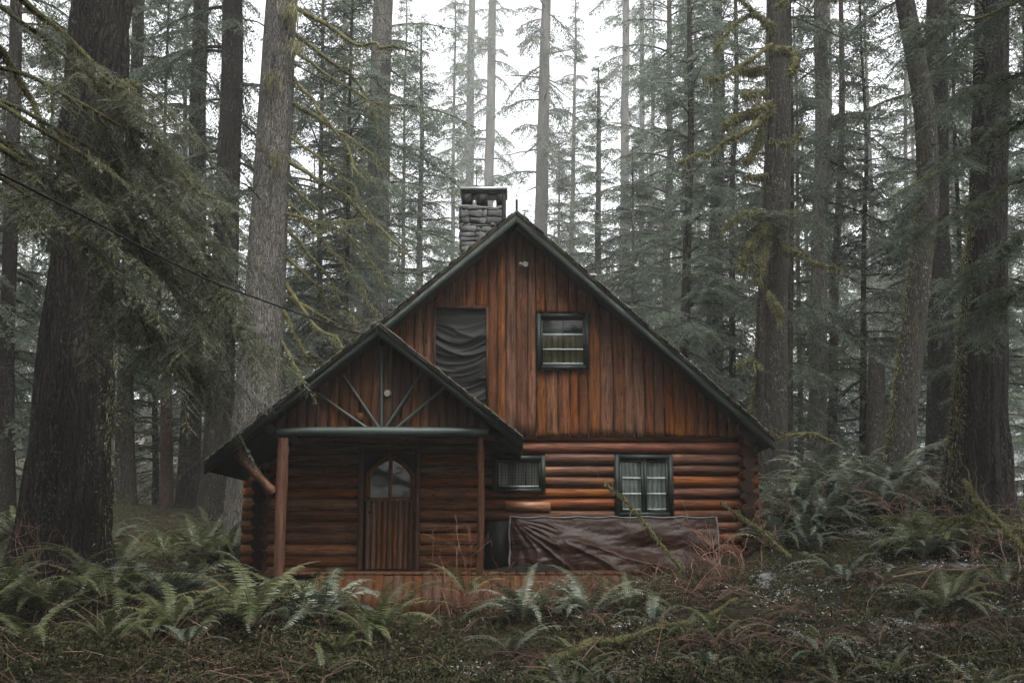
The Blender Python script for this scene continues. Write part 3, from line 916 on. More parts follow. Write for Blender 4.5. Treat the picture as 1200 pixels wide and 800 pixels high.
for L in (G3[0, :], G3[:, 0], G3[:, -1], G3[-1, 30:]):
    L = L + np.array([0, -.012, 0])
    L = L[::2]
    tube(mb, L, .010 + .009 * vn(np.arange(len(L)) * .6, np.zeros(len(L)), 77), 6, 0)
link('hem', mb.mesh('hem', [M['hem']], True, (0, 16.2, float(tzb))), tb)
mb = MB()
def cr_fn(u, v):
    x = wx(578, 15.4) + (wx(660, 15.4) - wx(578, 15.4)) * u
    return x, 15.2 + .7 * v + 0 * u, ZD + .03 + .16 * fbm(u * 7, v * 6, 71) * np.sin(pi * np.clip(v, 0.02, .98)) * np.sin(pi * u)
V, Q, _ = sheet(cr_fn, 50, 24); mb.add(V, Q, 0, .5)
tag(link('plastic_sheet', mb.mesh('plastic_sheet', [M['cloth']], True)), 'crumpled black plastic sheet lying on the porch floor beside the tarpaulin', 'plastic sheet')
def cl_fn(u, v):
    x = wx(509) + (wx(569) - wx(509)) * u
    z = wz(363) + (wz(482) - wz(363)) * v
    s = v - .075 * np.sin(pi * u) * np.clip(v * 4, 0, 1) - .06 * u
    f1 = (1 - np.abs(2 * vn(u * .8 + 2, s * 10, 83) - 1)) ** 3
    f2 = (1 - np.abs(2 * vn(u * 1.5 + 5, s * 24 + u * 2, 85) - 1)) ** 3
    y = 16.93 - (.055 * f1 + .022 * f2) * np.clip(v * 5 - .3, 0, 1)
    return x, y, z
mb = MB(); V, Q, _ = sheet(cl_fn, 60, 120); mb.add(V, Q, 0, .5)
tag(link('cloth_cover', mb.mesh('cloth_cover', [M['cloth']], True)), 'wrinkled black cloth hung over the loft opening in the gable', 'cloth')

# ------------------------------------------------------------------ overhead cable
mb = MB()
ks = [P(-60, 178, 6.6), P(0, 203, 7.2), P(100, 254, 8.4), P(180, 297, 9.7), P(250, 331, 11), P(330, 360, 12.6), P(400, 385, 14.4), P(428, 392, 14.56), P(441, 384, 14.57)]
ks = np.array(ks); tt = np.linspace(0, len(ks) - 1, 60)
pts = np.stack([np.interp(tt, range(len(ks)), ks[:, k]) for k in range(3)], 1)
for _ in range(2): pts[1:-1] = (pts[:-2] + 2 * pts[1:-1] + pts[2:]) / 4
tube(mb, pts, .011, 6)
ks = [P(428, 392, 14.55), P(380, 430, 14.55), P(335, 466, 14.55), P(320, 480, 14.5), P(322, 490, 14.5), P(333, 494, 14.5)]
tube(mb, np.array(ks), .007, 5)
ks = [P(326, 472, 14.55), P(330, 480, 14.5), P(337, 486, 14.5)]
tube(mb, np.array(ks), .006, 5)
tag(link('power_cable', mb.mesh('power_cable', [M['metal']], True)), 'thin black cable sagging from the left forest to the porch gable peak', 'cable')
# ------------------------------------------------------------------ trees
def leaflets(mb, tp, td, tl, ls, ll, lw, mat, hang=.25, sag=.3, rnd0=None):
    """feathery twigs: tp start points, td directions, tl lengths"""
    cnt = np.maximum(2, np.ceil(tl / ls)).astype(int)
    idx = np.repeat(np.arange(len(tl)), cnt)
    k = np.arange(cnt.sum()) - np.repeat(np.cumsum(cnt) - cnt, cnt)
    f = (k + .5) / cnt[idx]
    s = f * tl[idx]
    d = td[idx]
    p = tp[idx] + d * s[:, None]; p[:, 2] -= sag * s * s
    N = len(idx); out = []
    perp = norm(np.cross(d, [0, 0, 1.0]))
    rr = rng.random(len(tl)) if rnd0 is None else rnd0
    for sg in (-1, 1):
        ld = d * .55 + perp * sg * .75 + rng.normal(0, .16, (N, 3)); ld[:, 2] -= hang * rng.random(N)
        ld = norm(ld)
        L = ll * (1 - .55 * f) * rng.uniform(.65, 1.2, N)
        up = np.array([0, 0, 1.0]) + rng.normal(0, .45, (N, 3))
        w = norm(np.cross(ld, up)) * (lw * rng.uniform(.7, 1.2, N))[:, None]
        tip = p + ld * L[:, None]; mid = p + ld * (L * .5)[:, None]
        V = np.stack([p, mid + w, tip, mid - w], 1).reshape(-1, 3)
        Q = np.arange(N * 4).reshape(N, 4)
        mb.add(V, Q, mat, np.clip(rr[idx] * .6 + rng.random(N) * .4, 0, 1))

def bough(leaf, limb, base, az, L, elev, droop, tw=.16, ls=.06, ll=.12, lw=.014, tmax=.8, start=.15, lr=None, hang=.25, tipup=0.0, lmat=0, limbmat=1, nseg=4, dens=1.0, kink=0.0):
    n = 8; t = np.linspace(0, 1, n)
    d = np.array([cos(az) * cos(elev), sin(az) * cos(elev), sin(elev)])
    side0 = np.array([-sin(az), cos(az), 0])
    def line(t):
        t = np.asarray(t)[:, None]
        return base + d * L * t + np.array([0, 0, -1.0]) * (droop * L * t ** 2 - tipup * L * t ** 4) + side0 * kink * L * (t ** 2)
    pts = line(t)
    r0 = (.010 + .011 * L) if lr is None else lr
    if limb is not None:
        tube(limb, pts, r0 * (1 - .85 * t) , nseg, limbmat, cap=False)
    if leaf is None: return pts
    ts = np.arange(start, .98, tw / L)
    if len(ts) == 0: return pts
    TS = np.concatenate([ts, ts + tw / L * .5, [.97]]); TS = np.clip(TS + rng.normal(0, .25 * tw / L, len(TS)), start, 1)
    sg = np.concatenate([np.ones(len(ts)), -np.ones(len(ts)), [0]])
    if dens < 1:
        kp = rng.random(len(TS)) < dens; kp[-1] = True; TS = TS[kp]; sg = sg[kp]
    p = line(TS); tg = norm(line(TS + .02) - p)
    sd = norm(np.cross(tg, [0, 0, 1.0]))
    tl = np.clip(.42 * L * (1 - TS) ** .7 + .12, .1, tmax) * rng.uniform(.55, 1.15, len(TS))
    td = tg * rng.uniform(.35, .8, len(TS))[:, None] + sd * (sg * rng.uniform(.6, .95, len(TS)))[:, None] + rng.normal(0, .12, (len(TS), 3))
    td[:, 2] -= hang * rng.uniform(.2, 1.3, len(TS))
    td = norm(td)
    leaflets(leaf, p, td, tl, ls, ll, lw, lmat, hang)
    return pts

def crown(H, z0, Lmax, whorl=.45, per=4, elev=.1, droop=.25, kw={}, dead0=None, deadn=0, topfrac=1.0, gap=0.0, power=.8):
    """crown mesh round the z axis: live boughs from z0 to H, dead stubs from dead0 to z0"""
    mb = MB()
    z = z0
    while z < H * topfrac - .2:
        t = (z - z0) / (H - z0)
        prof = (1 - t) ** power * (.6 + .4 * min(1, t / .15))
        for k in range(per):
            if rng.random() < gap: continue
            L = max(.3, Lmax * prof * rng.uniform(.55, 1.1))
            bough(mb, mb, np.array([0, 0, z + rng.uniform(-.5, .5) * whorl]), rng.uniform(0, 2 * pi), L, elev + .5 * t + rng.normal(0, .1), droop * rng.uniform(.6, 1.4), **kw)
        z += whorl * rng.uniform(.8, 1.2) * (1 if t < .8 else .7)
    for k in range(deadn):
        zz = rng.uniform(dead0, z0 + 2)
        L = rng.uniform(.4, 1.0) * Lmax * .75
        az = rng.uniform(0, 2 * pi); el = rng.normal(-.12, .2)
        n = 7; t = np.linspace(0, 1, n)
        pts = np.array([0, 0, zz]) + np.outer(t * L, [cos(az) * cos(el), sin(az) * cos(el), sin(el)])
        pts[:, 2] -= .18 * L * t ** 2
        pts += rng.normal(0, .025 * L, (n, 3)) * t[:, None]
        tube(mb, pts, .022 * (1 - .8 * t), 4, 1, cap=False)
        for q in range(int(L * 3)):
            f = rng.uniform(.25, .95); p = pts[0] + (pts[-1] - pts[0]) * f; p[2] = np.interp(f, t, pts[:, 2])
            a2 = az + rng.choice([-1, 1]) * rng.uniform(.5, 1.2); l2 = rng.uniform(.2, .7) * L * (1 - f * .6)
            e2 = p + np.array([cos(a2) * l2, sin(a2) * l2, rng.uniform(-.4, .1) * l2])
            tube(mb, np.array([p, (p + e2) / 2 + rng.normal(0, .03, 3), e2]), np.array([.009, .006, .002]), 3, 1, cap=False)
    return mb

mid_kw = dict(tw=.17, ls=.075, ll=.19, lw=.021, tmax=1.0, hang=.4)
VAR = {}
def variant(name, leafmat='needles', **k):
    VAR[name] = crown(**k).mesh(name, [M[leafmat], M['limb']])
variant('crown_full', H=24, z0=1.4, Lmax=4.3, whorl=.68, per=5, elev=.08, droop=.36, kw=dict(mid_kw, tw=.16), dead0=.6, deadn=8, gap=.1, power=.7)
variant('crown_full_b', H=21, z0=2.0, Lmax=3.8, whorl=.62, per=5, elev=-.02, droop=.40, kw=dict(mid_kw, tw=.16), dead0=.8, deadn=12, gap=.1, power=.7)
variant('crown_high', H=32, z0=5.0, Lmax=4.8, whorl=.95, per=4, elev=-.05, droop=.36, kw=dict(mid_kw, tw=.17, ls=.085, ll=.22, lw=.024), dead0=1.6, deadn=30, gap=.18)
variant('crown_high_b', H=34, z0=4.0, Lmax=4.4, whorl=1.0, per=4, elev=-.1, droop=.4, kw=dict(mid_kw, tw=.17, ls=.085, ll=.22, lw=.024), dead0=1.6, deadn=26, gap=.22)
variant('crown_sparse', H=32, z0=3.0, Lmax=4.2, whorl=1.0, per=4, elev=-.05, droop=.36, kw=dict(mid_kw, tw=.17, ls=.1, ll=.26, lw=.03), dead0=1.5, deadn=30, gap=.25, power=.6)
variant('crown_top', H=34, z0=13.0, Lmax=4.2, whorl=1.1, per=3, elev=.05, droop=.3, kw=dict(mid_kw, tw=.22, ls=.10, ll=.24, lw=.028), dead0=6, deadn=14, gap=.15)

def trunk_mesh(name, mat, pts, rad, seg=18, ridge=.05, kn=13, zf=.7, flare=.35, fl_h=.7, jag=False, off=None):
    """pts: polyline (world), rad: radii; resampled and furrowed"""
    pts = np.asarray(pts, float); rad = np.asarray(rad, float)
    dl = np.concatenate([[0], np.cumsum(np.linalg.norm(np.diff(pts, axis=0), axis=1))])
    n = int(np.clip(dl[-1] / .22, 12, 110))
    s = np.linspace(0, 1, n) ** 1.15 * dl[-1]
    C = np.stack([np.interp(s, dl, pts[:, k]) for k in range(3)], 1)
    for _ in range(6): C[1:-1] = (C[:-2] + 2 * C[1:-1] + C[2:]) / 4
    R = np.interp(s, dl, rad)
    sd = int(rng.integers(9999))
    C[:, 0] += (vn(s * .25, s * 0, sd) - .5) * .12 * np.minimum(1, s / 2); C[:, 1] += (vn(s * .25, s * 0 + 7, sd) - .5) * .12 * np.minimum(1, s / 2)
    th = np.linspace(0, 2 * pi, seg, endpoint=False)
    TH, SS = np.meshgrid(th, s)
    u = TH / (2 * pi)
    g = np.abs(vn(u * kn + .5 * vn(u * 5, SS * .8, sd, 5), SS * zf, sd + 1, kn) - .5) * 2
    g2 = vn(u * kn * 2, SS * zf * 3, sd + 2, kn * 2)
    big = vn(u * 4, SS * .35, sd + 3, 4) - .5
    lob = 1 + flare * np.exp(-SS / fl_h) * (.55 + .9 * vn(u * 6, SS * 0, sd + 4, 6))
    RR = R[:, None] * lob * (1 - ridge * (1 - g) * 1.3 - ridge * .4 * (1 - g2) + .05 * big)
    if jag:
        C_top = vn(u[-1] * 7, 0 * u[-1], sd + 5, 7)
    V = np.stack([C[:, 0:1] + RR * np.cos(TH), C[:, 1:2] + RR * np.sin(TH), np.repeat(C[:, 2:3], seg, 1)], -1)
    if jag:
        V[-1, :, 2] += C_top * .5
    V = V.reshape(-1, 3)
    i = np.arange(n - 1)[:, None] * seg; j = np.arange(seg)[None, :]; j2 = (j + 1) % seg
    mb = MB()
    mb.add(V, np.stack([i + j, i + j2, i + seg + j2, i + seg + j], -1).reshape(-1, 4), 0, .5)
    mb.add(np.vstack([V[-seg:], C[-1:] - [0, 0, .1]]), np.array([[k, (k + 1) % seg, seg] for k in range(seg)]), 0, .5)
    return mb.mesh(name, [M[mat]], True, off if off is not None else (0, 0, 0)), C, R

TREES = []
def tree(name, label, cat, Y, pxs, H, mat='bark_mid', cr=None, cs=1.0, group=None, seg=18, ridge=.05, kn=13, flare=.35, jag=False, tw=None, rotz=None, cmat=None):
    """pxs: list of (px, py, width_px) from the foot upward at depth Y"""
    if Y > 28.5 and mat == 'bark_mid': mat = 'bark_pale' if Y > 36 else 'bark_moss'  # dark bark swapped for paler with depth, mist put into the colour
    pts = [P(a, b, Y) for a, b, w in pxs]; rad = [w / F * Y / 2 for a, b, w in pxs]
    p0 = pts[0].copy(); d = (pts[0] - pts[1]); 
    gz = float(ground_smooth(p0[0], p0[1])) - .15
    # carry the line on down to the ground and on up to the full height
    if p0[2] > gz:
        q = pts[0] + d / max(abs(d[2]), .01) * (p0[2] - gz) * (1 if d[2] < 0 else -1)
        pts = [np.array([q[0], q[1], gz])] + pts; rad = [rad[0] * 1.02] + rad
    else:
        pts[0] = np.array([p0[0], p0[1], gz])
    ztop = gz + H
    if not jag and pts[-1][2] < ztop:
        d = pts[-1] - pts[-2]; d = d / max(d[2], .3)
        e = pts[-1] + d * (ztop - pts[-1][2]) * np.array([.5, .5, 1])
        pts.append(e); rad.append(.03)
    H = max(H, pts[-1][2] - gz + (0.4 if not jag else 0))
    base = pts[0].copy(); loc = np.array([base[0], base[1], gz + .15])
    root = thing(name, label, cat, loc, group)
    me, C, R = trunk_mesh('trunk', mat, pts, rad, seg, ridge, kn, flare=flare, jag=jag, off=loc)
    link('trunk', me, root)
    if cr:
        o = link('crown', VAR[cr], root)
        o.scale = (cs, cs, H / {'crown_full': 24, 'crown_full_b': 21, 'crown_high': 32, 'crown_high_b': 34, 'crown_sparse': 32, 'crown_top': 34}[cr] / 1.0)
        lean = pts[min(len(pts) - 1, 2)] - base; lean = lean / max(lean[2], .5)
        o.rotation_euler = (-math.atan(lean[1]), math.atan(lean[0]), 0)
        o.rotation_mode = 'ZYX'
        o.rotation_euler = (-math.atan(lean[1]), math.atan(lean[0]), rng.uniform(0, 2 * pi) if rotz is None else rotz)
    TREES.append((root, C, R, loc))
    return root, C, R, loc

# hero trunks
GIANT = tree('cedar_tree', 'giant dark cedar trunk with furrowed bark at the left front of the cabin', 'tree', 15.6,
     [(72, 665, 118), (76, 630, 108), (82, 500, 100), (97, 300, 90), (113, 120, 84), (122, 0, 80)], 36, 'bark_giant', 'crown_top', 1.0, seg=130, ridge=.16, kn=40, flare=.3)
GREY = tree('fir_tree', 'tall straight grey-barked fir rising beside the left roof eave', 'tree', 21,
     [(300, 520, 66), (306, 400, 52), (318, 200, 46), (331, 0, 40)], 38, 'bark_grey', 'crown_top', 1.0, seg=48, ridge=.05, kn=26, flare=.25)
tree('hemlock_tree', 'dark trunk just left of the grey-barked fir, draped with foliage', 'tree', 25,
     [(258, 585, 46), (260, 450, 34), (268, 200, 30), (273, 0, 26)], 34, 'bark_mid', 'crown_high', .8, seg=32, ridge=.06, kn=18)
tree('fir_tree', 'slim brown trunk second left of the grey-barked fir', 'tree', 28,
     [(221, 590, 27), (224, 450, 24), (232, 200, 21), (237, 0, 19)], 32, 'bark_mid', 'crown_high_b', .8, seg=24)
tree('dead_snag', 'short broken dead trunk standing between two taller trunks on the left', 'dead tree', 27,
     [(195, 590, 16), (196, 520, 15), (197, 436, 13)], 6, 'bark_red', None, seg=18, jag=True, flare=.15)
tree('hemlock_tree', 'slim dark trunk just right of the giant cedar', 'tree', 26,
     [(146, 592, 24), (149, 450, 20), (153, 300, 18), (160, 0, 15)], 28, 'bark_moss', 'crown_high_b', .8, seg=24)
tree('fir_tree', 'narrow dark trunk at the left edge beyond the giant cedar', 'tree', 24,
     [(6, 610, 22), (9, 450, 19), (13, 200, 17), (16, 0, 15)], 28, 'bark_mid', 'crown_full_b', .9, seg=24)
tree('fir_tree', 'thick foliage-wrapped trunk behind the left roof slope', 'tree', 33,
     [(436, 480, 34), (440, 300, 30), (446, 100, 27), (449, 0, 25)], 36, 'bark_grey', 'crown_high', .95, seg=32)
tree('fir_tree', 'left one of two pale misty trunks above the chimney', 'tree', 112,
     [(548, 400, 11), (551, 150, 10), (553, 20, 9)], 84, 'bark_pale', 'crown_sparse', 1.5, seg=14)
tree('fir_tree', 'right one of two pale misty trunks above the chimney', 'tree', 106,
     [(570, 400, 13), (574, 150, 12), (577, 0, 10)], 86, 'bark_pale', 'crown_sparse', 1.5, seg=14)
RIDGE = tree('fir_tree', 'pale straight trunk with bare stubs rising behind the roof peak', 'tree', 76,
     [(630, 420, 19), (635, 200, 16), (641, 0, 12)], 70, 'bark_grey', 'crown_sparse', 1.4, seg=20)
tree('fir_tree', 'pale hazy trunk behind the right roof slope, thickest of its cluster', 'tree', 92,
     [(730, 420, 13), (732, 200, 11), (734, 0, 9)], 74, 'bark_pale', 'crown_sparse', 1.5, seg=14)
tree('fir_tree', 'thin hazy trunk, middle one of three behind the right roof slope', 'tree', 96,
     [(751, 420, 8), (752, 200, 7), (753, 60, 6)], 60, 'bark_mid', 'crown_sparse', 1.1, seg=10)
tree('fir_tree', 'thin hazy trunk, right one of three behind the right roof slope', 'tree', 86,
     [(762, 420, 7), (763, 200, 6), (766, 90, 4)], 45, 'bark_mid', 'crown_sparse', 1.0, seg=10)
tree('young_fir', 'thin dark stem left of the stone chimney', 'tree', 70,
     [(529, 420, 6), (531, 250, 5), (533, 90, 3)], 36, 'bark_mid', 'crown_full_b', 1.1, seg=10)
tree('young_fir', 'thin dark stem right of the roof peak', 'tree', 72,
     [(669, 420, 7), (671, 250, 6), (674, 100, 4)], 36, 'bark_mid', 'crown_full', 1.1, seg=10)
tree('fir_tree', 'bushy grey-green fir with pale mossy stem above the right roof slope', 'tree', 29,
     [(802, 470, 13), (805, 300, 11), (808, 150, 9)], 21, 'bark_moss', 'crown_full', .8, seg=14)
tree('fir_tree', 'dark dense fir behind the bushy one right of the gable', 'tree', 35,
     [(836, 500, 22), (839, 300, 19), (842, 60, 15)], 30, 'bark_mid', 'crown_full', 1.0, seg=16)
tree('fir_tree', 'thin bare stem between the dense fir and the mossy trunk', 'tree', 33,
     [(857, 500, 9), (859, 300, 8), (862, 100, 6)], 24, 'bark_mid', 'crown_full_b', .8, seg=10)
MOSSY = tree('fir_tree', 'thick mossy trunk beside the right eave of the cabin', 'tree', 22,
     [(897, 575, 50), (902, 480, 42), (909, 250, 35), (914, 0, 29)], 34, 'bark_moss', 'crown_top', .8, seg=44, ridge=.06, kn=22, flare=.3)
THIN = tree('maple_tree', 'slender dark stem with big moss clumps in front of the mossy trunk', 'tree', 20.8,
     [(889, 580, 11), (893, 420, 10), (899, 250, 9.5), (905, 60, 8.5)], 14, 'bark_mid', None, seg=14, ridge=.03)
tree('fir_tree', 'straight speckled trunk right of the mossy trunk', 'tree', 29,
     [(955, 530, 25), (958, 400, 21), (962, 150, 19), (964, 0, 17)], 35, 'bark_pale', 'crown_high', .75, seg=26)
tree('fir_tree', 'thin reddish trunk right of the speckled trunk', 'tree', 31,
     [(977, 530, 12), (980, 350, 10), (985, 120, 8)], 24, 'bark_red', 'crown_high_b', .5, seg=14)
LEAN = tree('fir_tree', 'curved leaning trunk with moss on its left side, right of the cabin', 'tree', 20.4,
     [(1052, 575, 36), (1064, 460, 31), (1076, 350, 28), (1088, 240, 27), (1083, 130, 26), (1062, 0, 24)], 32, 'bark_moss', 'crown_top', .8, seg=36, ridge=.05, kn=18, flare=.25)
tree('fir_tree', 'dark trunk directly behind the curved leaning trunk', 'tree', 25.5,
     [(1103, 560, 36), (1101, 400, 31), (1098, 150, 29), (1096, 0, 26)], 34, 'bark_mid', 'crown_high', .8, seg=28)
BIGR = tree('cedar_tree', 'big rough-barked trunk at the right side of the picture', 'tree', 17,
     [(1146, 585, 84), (1152, 500, 68), (1158, 300, 52), (1162, 150, 47), (1165, 0, 44)], 36, 'bark_giant', 'crown_top', .9, seg=90, ridge=.14, kn=30, flare=.3)
tree('tree_stump', 'tall dark broken stump left of the curved leaning trunk', 'stump', 25,
     [(1026, 560, 26), (1029, 480, 22), (1031, 430, 19)], 5, 'bark_mid', None, seg=18, jag=True, flare=.3)
tree('fir_tree', 'thin dark stem just right of the mossy trunk', 'tree', 26,
     [(925, 560, 10), (927, 350, 8), (929, 100, 6)], 22, 'bark_mid', 'crown_sparse', .5, seg=10)
tree('young_hemlock', 'dense dark young hemlock between the reddish trunk and the leaning trunk', 'tree', 29,
     [(1012, 560, 9), (1013, 400, 8), (1014, 200, 5)], 17, 'bark_mid', 'crown_full_b', .95, seg=10)
tree('young_hemlock', 'shaded young hemlock behind the big trunk at the right edge', 'tree', 24,
     [(1205, 570, 10), (1206, 400, 8), (1206, 200, 6)], 15, 'bark_mid', 'crown_full', .7, seg=10)
tree('young_hemlock', 'dense young hemlock behind the giant cedar at left', 'tree', 30,
     [(60, 600, 9), (60, 400, 8), (60, 200, 5)], 16, 'bark_mid', 'crown_full', .9, seg=10)
tree('young_hemlock', 'leafy hemlock filling the gap behind the grey-barked fir', 'tree', 30,
     [(372, 520, 9), (373, 400, 8), (374, 200, 6)], 22, 'bark_mid', 'crown_full_b', 1.05, seg=10)
tree('young_hemlock', 'pale misty fir left of the chimney behind the roof', 'tree', 40,
     [(492, 500, 9), (493, 300, 8), (494, 120, 5)], 21, 'bark_mid', 'crown_full', .9, seg=10)
tree('young_hemlock', 'pale misty fir between the roof peak and the hazy trunk cluster', 'tree', 42,
     [(700, 480, 9), (701, 300, 8), (702, 120, 5)], 20, 'bark_mid', 'crown_full_b', 1.0, seg=10)
tree('young_hemlock', 'tall misty fir above the lower right roof slope', 'tree', 43,
     [(782, 480, 12), (783, 300, 10), (785, 50, 7)], 34, 'bark_mid', 'crown_full', 1.2, seg=10)

for lab, Y, px, H, cr, cs in (
    ('young hemlock at the foot of the hazy trunk cluster behind the right roof slope', 38, 742, 15, 'crown_full', .8),
    ('feathery hemlock between the speckled trunk and the mossy trunk', 36, 936, 20, 'crown_full_b', .95),
    ('feathery hemlock right behind the big right-hand trunk', 27, 1128, 19, 'crown_full', .85),
    ('misty young fir straight behind the chimney', 50, 556, 17, 'crown_full', .9),
    ('misty young fir straight behind the roof peak', 52, 612, 15, 'crown_full_b', .9),
    ('misty fir between the chimney and the foliage-wrapped trunk', 46, 468, 25, 'crown_full', 1.0),
    ('misty fir just right of the roof peak, behind the thin dark stem', 56, 654, 20, 'crown_full', .9),
    ('drooping hemlock left of the foliage-wrapped trunk', 27, 405, 19, 'crown_full', .8),
    ('drooping hemlock between the two slim trunks beside the giant cedar', 31, 182, 20, 'crown_full', .85)):
    tree('young_hemlock', lab, 'tree', Y, [(px, 560, 8), (px + 1, 480, 7)], H, 'bark_mid', cr, cs, seg=10)

# plainer trees of the middle distance, told apart by nothing
def filler(n, ya, yb, pa, pb, label, group, crs, hs):
    for k in range(n):
        Y = rng.uniform(ya, yb); px = pa + (pb - pa) * (k + rng.uniform(.1, .9)) / n
        w = rng.uniform(.16, .34) / Y * F; lean = rng.uniform(-6, 6)
        tree('conifer', label, 'tree', Y, [(px, 540, w), (px + lean * .4, 300, w * .85), (px + lean, 0, w * .65)], rng.uniform(*hs), rng.choice(['bark_mid', 'bark_grey', 'bark_pale', 'bark_moss']), str(rng.choice(crs)), rng.uniform(.75, 1.05), group, seg=14)
filler(6, 34, 56, -20, 430, 'grey conifer in the misty wood left of the cabin', 'misty conifers left of the cabin', ['crown_full', 'crown_full_b'], (26, 36))
filler(6, 36, 56, 790, 1230, 'grey conifer in the misty wood right of the cabin', 'misty conifers right of the cabin', ['crown_full', 'crown_full_b'], (26, 36))

# the far wood, one mass
def far_tree(H, Lm, low=None):
    mb = MB()
    tube(mb, np.array([[0, 0, -2], [0, 0, H * .5], [0, 0, H]]), np.array([.24, .17, .03]), 6, 1)
    z = H * rng.uniform(.05, .12) if low is None else low
    z0 = z
    while z < H - .4:
        t = (z - z0) / (H - z0)
        for k in range(4):
            L = max(.4, Lm * (1 - t) ** .8 * rng.uniform(.5, 1.15))
            bough(mb, mb, np.array([0, 0, z + rng.uniform(-.4, .4)]), rng.uniform(0, 2 * pi), L, .05 + .4 * t, .28 * rng.uniform(.6, 1.4), tw=.36, ls=.2, ll=.44, lw=.065, tmax=1.3, nseg=3)
        z += rng.uniform(.85, 1.35)
    return mb
fv = [far_tree(26, 4.2), far_tree(30, 4.6), far_tree(20, 3.6), far_tree(27, 5.0, 7.5)]
fv = [(np.concatenate(m.v), m.f) for m in fv]
far = MB()
def put_far(x, y, s, k):
    V, fs = fv[k]; a = rng.uniform(0, 2 * pi); sh = rng.uniform(-.012, .012, 2)
    z = float(ground_smooth(x, y))
    W_ = np.stack([V[:, 0] * cos(a) - V[:, 1] * sin(a) + sh[0] * V[:, 2], V[:, 0] * sin(a) + V[:, 1] * cos(a) + sh[1] * V[:, 2], V[:, 2]], 1) * s + [x, y, z - .3]
    for i, (q, m, r) in enumerate(fs):
        far.f.append((q + far.n, m, r))
    far.v.append(W_); far.n += len(W_)
cnt = 0
while cnt < 78:
    Y = rng.uniform(62, 135); px = rng.uniform(-120, 1320)
    x = P(px, 500, Y)[0]
    centre = math.exp(-((px - 610) / 120) ** 2)
    if centre > .3: Y = rng.uniform(90, 150); x = P(px, 500, Y)[0]
    s = rng.uniform(.8, 1.3) * (1 - .1 * centre)
    if rng.random() < .05 * centre: continue
    put_far(x, Y, s, int(rng.integers(3))); cnt += 1
# unseen rest of the wood behind the camera and beside it, added for shade
cnt = 0
while cnt < 46:
    x, y = rng.uniform(-45, 45), rng.uniform(-42, 16)
    if y > 0 and abs(x) < .62 * y + 8: continue
    if y <= 0 and abs(x) < 11 and y > -26: continue
    put_far(x, y, rng.uniform(.85, 1.2), int(rng.integers(3))); cnt += 1
for k in range(24):
    put_far(rng.uniform(-24, 24), rng.uniform(-56, -30), rng.uniform(.9, 1.15), int(rng.integers(3)))  # unseen row added to darken the window reflections
for x, y in ((-8, -8), (8.5, -8.5), (-10.5, -2.5), (10.5, -2), (0, -19)):
    put_far(x, y, 1.1, 1)
for x, y in ((-5.6, 3.0), (5.8, 2.6), (-10.2, 7.2), (10.2, 8.0), (-2.6, -2.4), (2.9, -2.8)):
    put_far(x, y, 1.0, 3)     # unseen high crowns added to shade the foreground
tag(link('far_forest_and_shade_trees', far.mesh('far_forest_and_shade_trees', [M['needles_far'], M['bark_pale']])), kind='stuff')  # far needles and bark paled, mist put into their colour

# ---------------------------------------------------------------- limbs grown by hand
def strands(mb, pts, n, lo, hi, mat=0, w=.006, spread=.02):
    pts = np.asarray(pts); m = len(pts)
    f = rng.uniform(0, m - 1.001, n); i = f.astype(int); t = (f - i)[:, None]
    p = pts[i] * (1 - t) + pts[i + 1] * t + rng.normal(0, spread, (n, 3))
    L = rng.uniform(lo, hi, n) * rng.uniform(.3, 1, n) * (.4 + 1.1 * vn(f * 1.7, f * 0, 5))
    a = rng.uniform(0, 2 * pi, n); wv = np.stack([np.cos(a), np.sin(a), 0 * a], 1) * (w * rng.uniform(.6, 1.5, n))[:, None]
    sw = rng.normal(0, .12, (n, 3)); sw[:, 2] = -1
    q = p + sw * L[:, None]; md = (p + q) / 2 + rng.normal(0, .01, (n, 3))
    V = np.stack([p - wv, p + wv, md + wv * .8, q, md - wv * .8], 1).reshape(-1, 3)
    mb.add(V, np.arange(n * 5).reshape(n, 5), mat, rng.random(n))
def fuzz(mb, pts, rad, n, mat=0, l=.03):
    """short moss tufts all round a limb"""
    pts = np.asarray(pts); m = len(pts); rad = np.broadcast_to(rad, m)
    f = rng.uniform(0, m - 1.001, n); i = f.astype(int); t = (f - i)[:, None]
    p = pts[i] * (1 - t) + pts[i + 1] * t; r = rad[i] * (1 - t[:, 0]) + rad[i + 1] * t[:, 0]
    d = norm(rng.normal(size=(n, 3))); p = p + d * r[:, None]
    L = l * rng.uniform(.5, 1.4, n); e = p + (d + [0, 0, -.35]) * L[:, None]
    w = norm(np.cross(d, rng.normal(size=(n, 3)))) * (L * .25)[:, None]
    mb.add(np.stack([p - w, p + w, e], 1).reshape(-1, 3), np.arange(n * 3).reshape(n, 3), mat, rng.random(n))
def curve(pl, n=24, wob=.03):
    pl = np.asarray(pl, float)
    t = np.linspace(0, len(pl) - 1, n)
    q = np.stack([np.interp(t, range(len(pl)), pl[:, k]) for k in range(3)], 1)
    for _ in range(3): q[1:-1] = (q[:-2] + 2 * q[1:-1] + q[2:]) / 4
    sd = int(rng.integers(9999)); L = np.linalg.norm(pl[-1] - pl[0])
    for k in range(3): q[:, k] += (vn(t * 2.3 / (len(pl) - 1) * 4, t * 0 + k * 9, sd) - .5) * wob * L * np.minimum(1, t)
    return q

def mesh_child(name, root, loc, mb, mats, smooth=False):
    return link(name, mb.mesh(name, mats, smooth, loc), root)

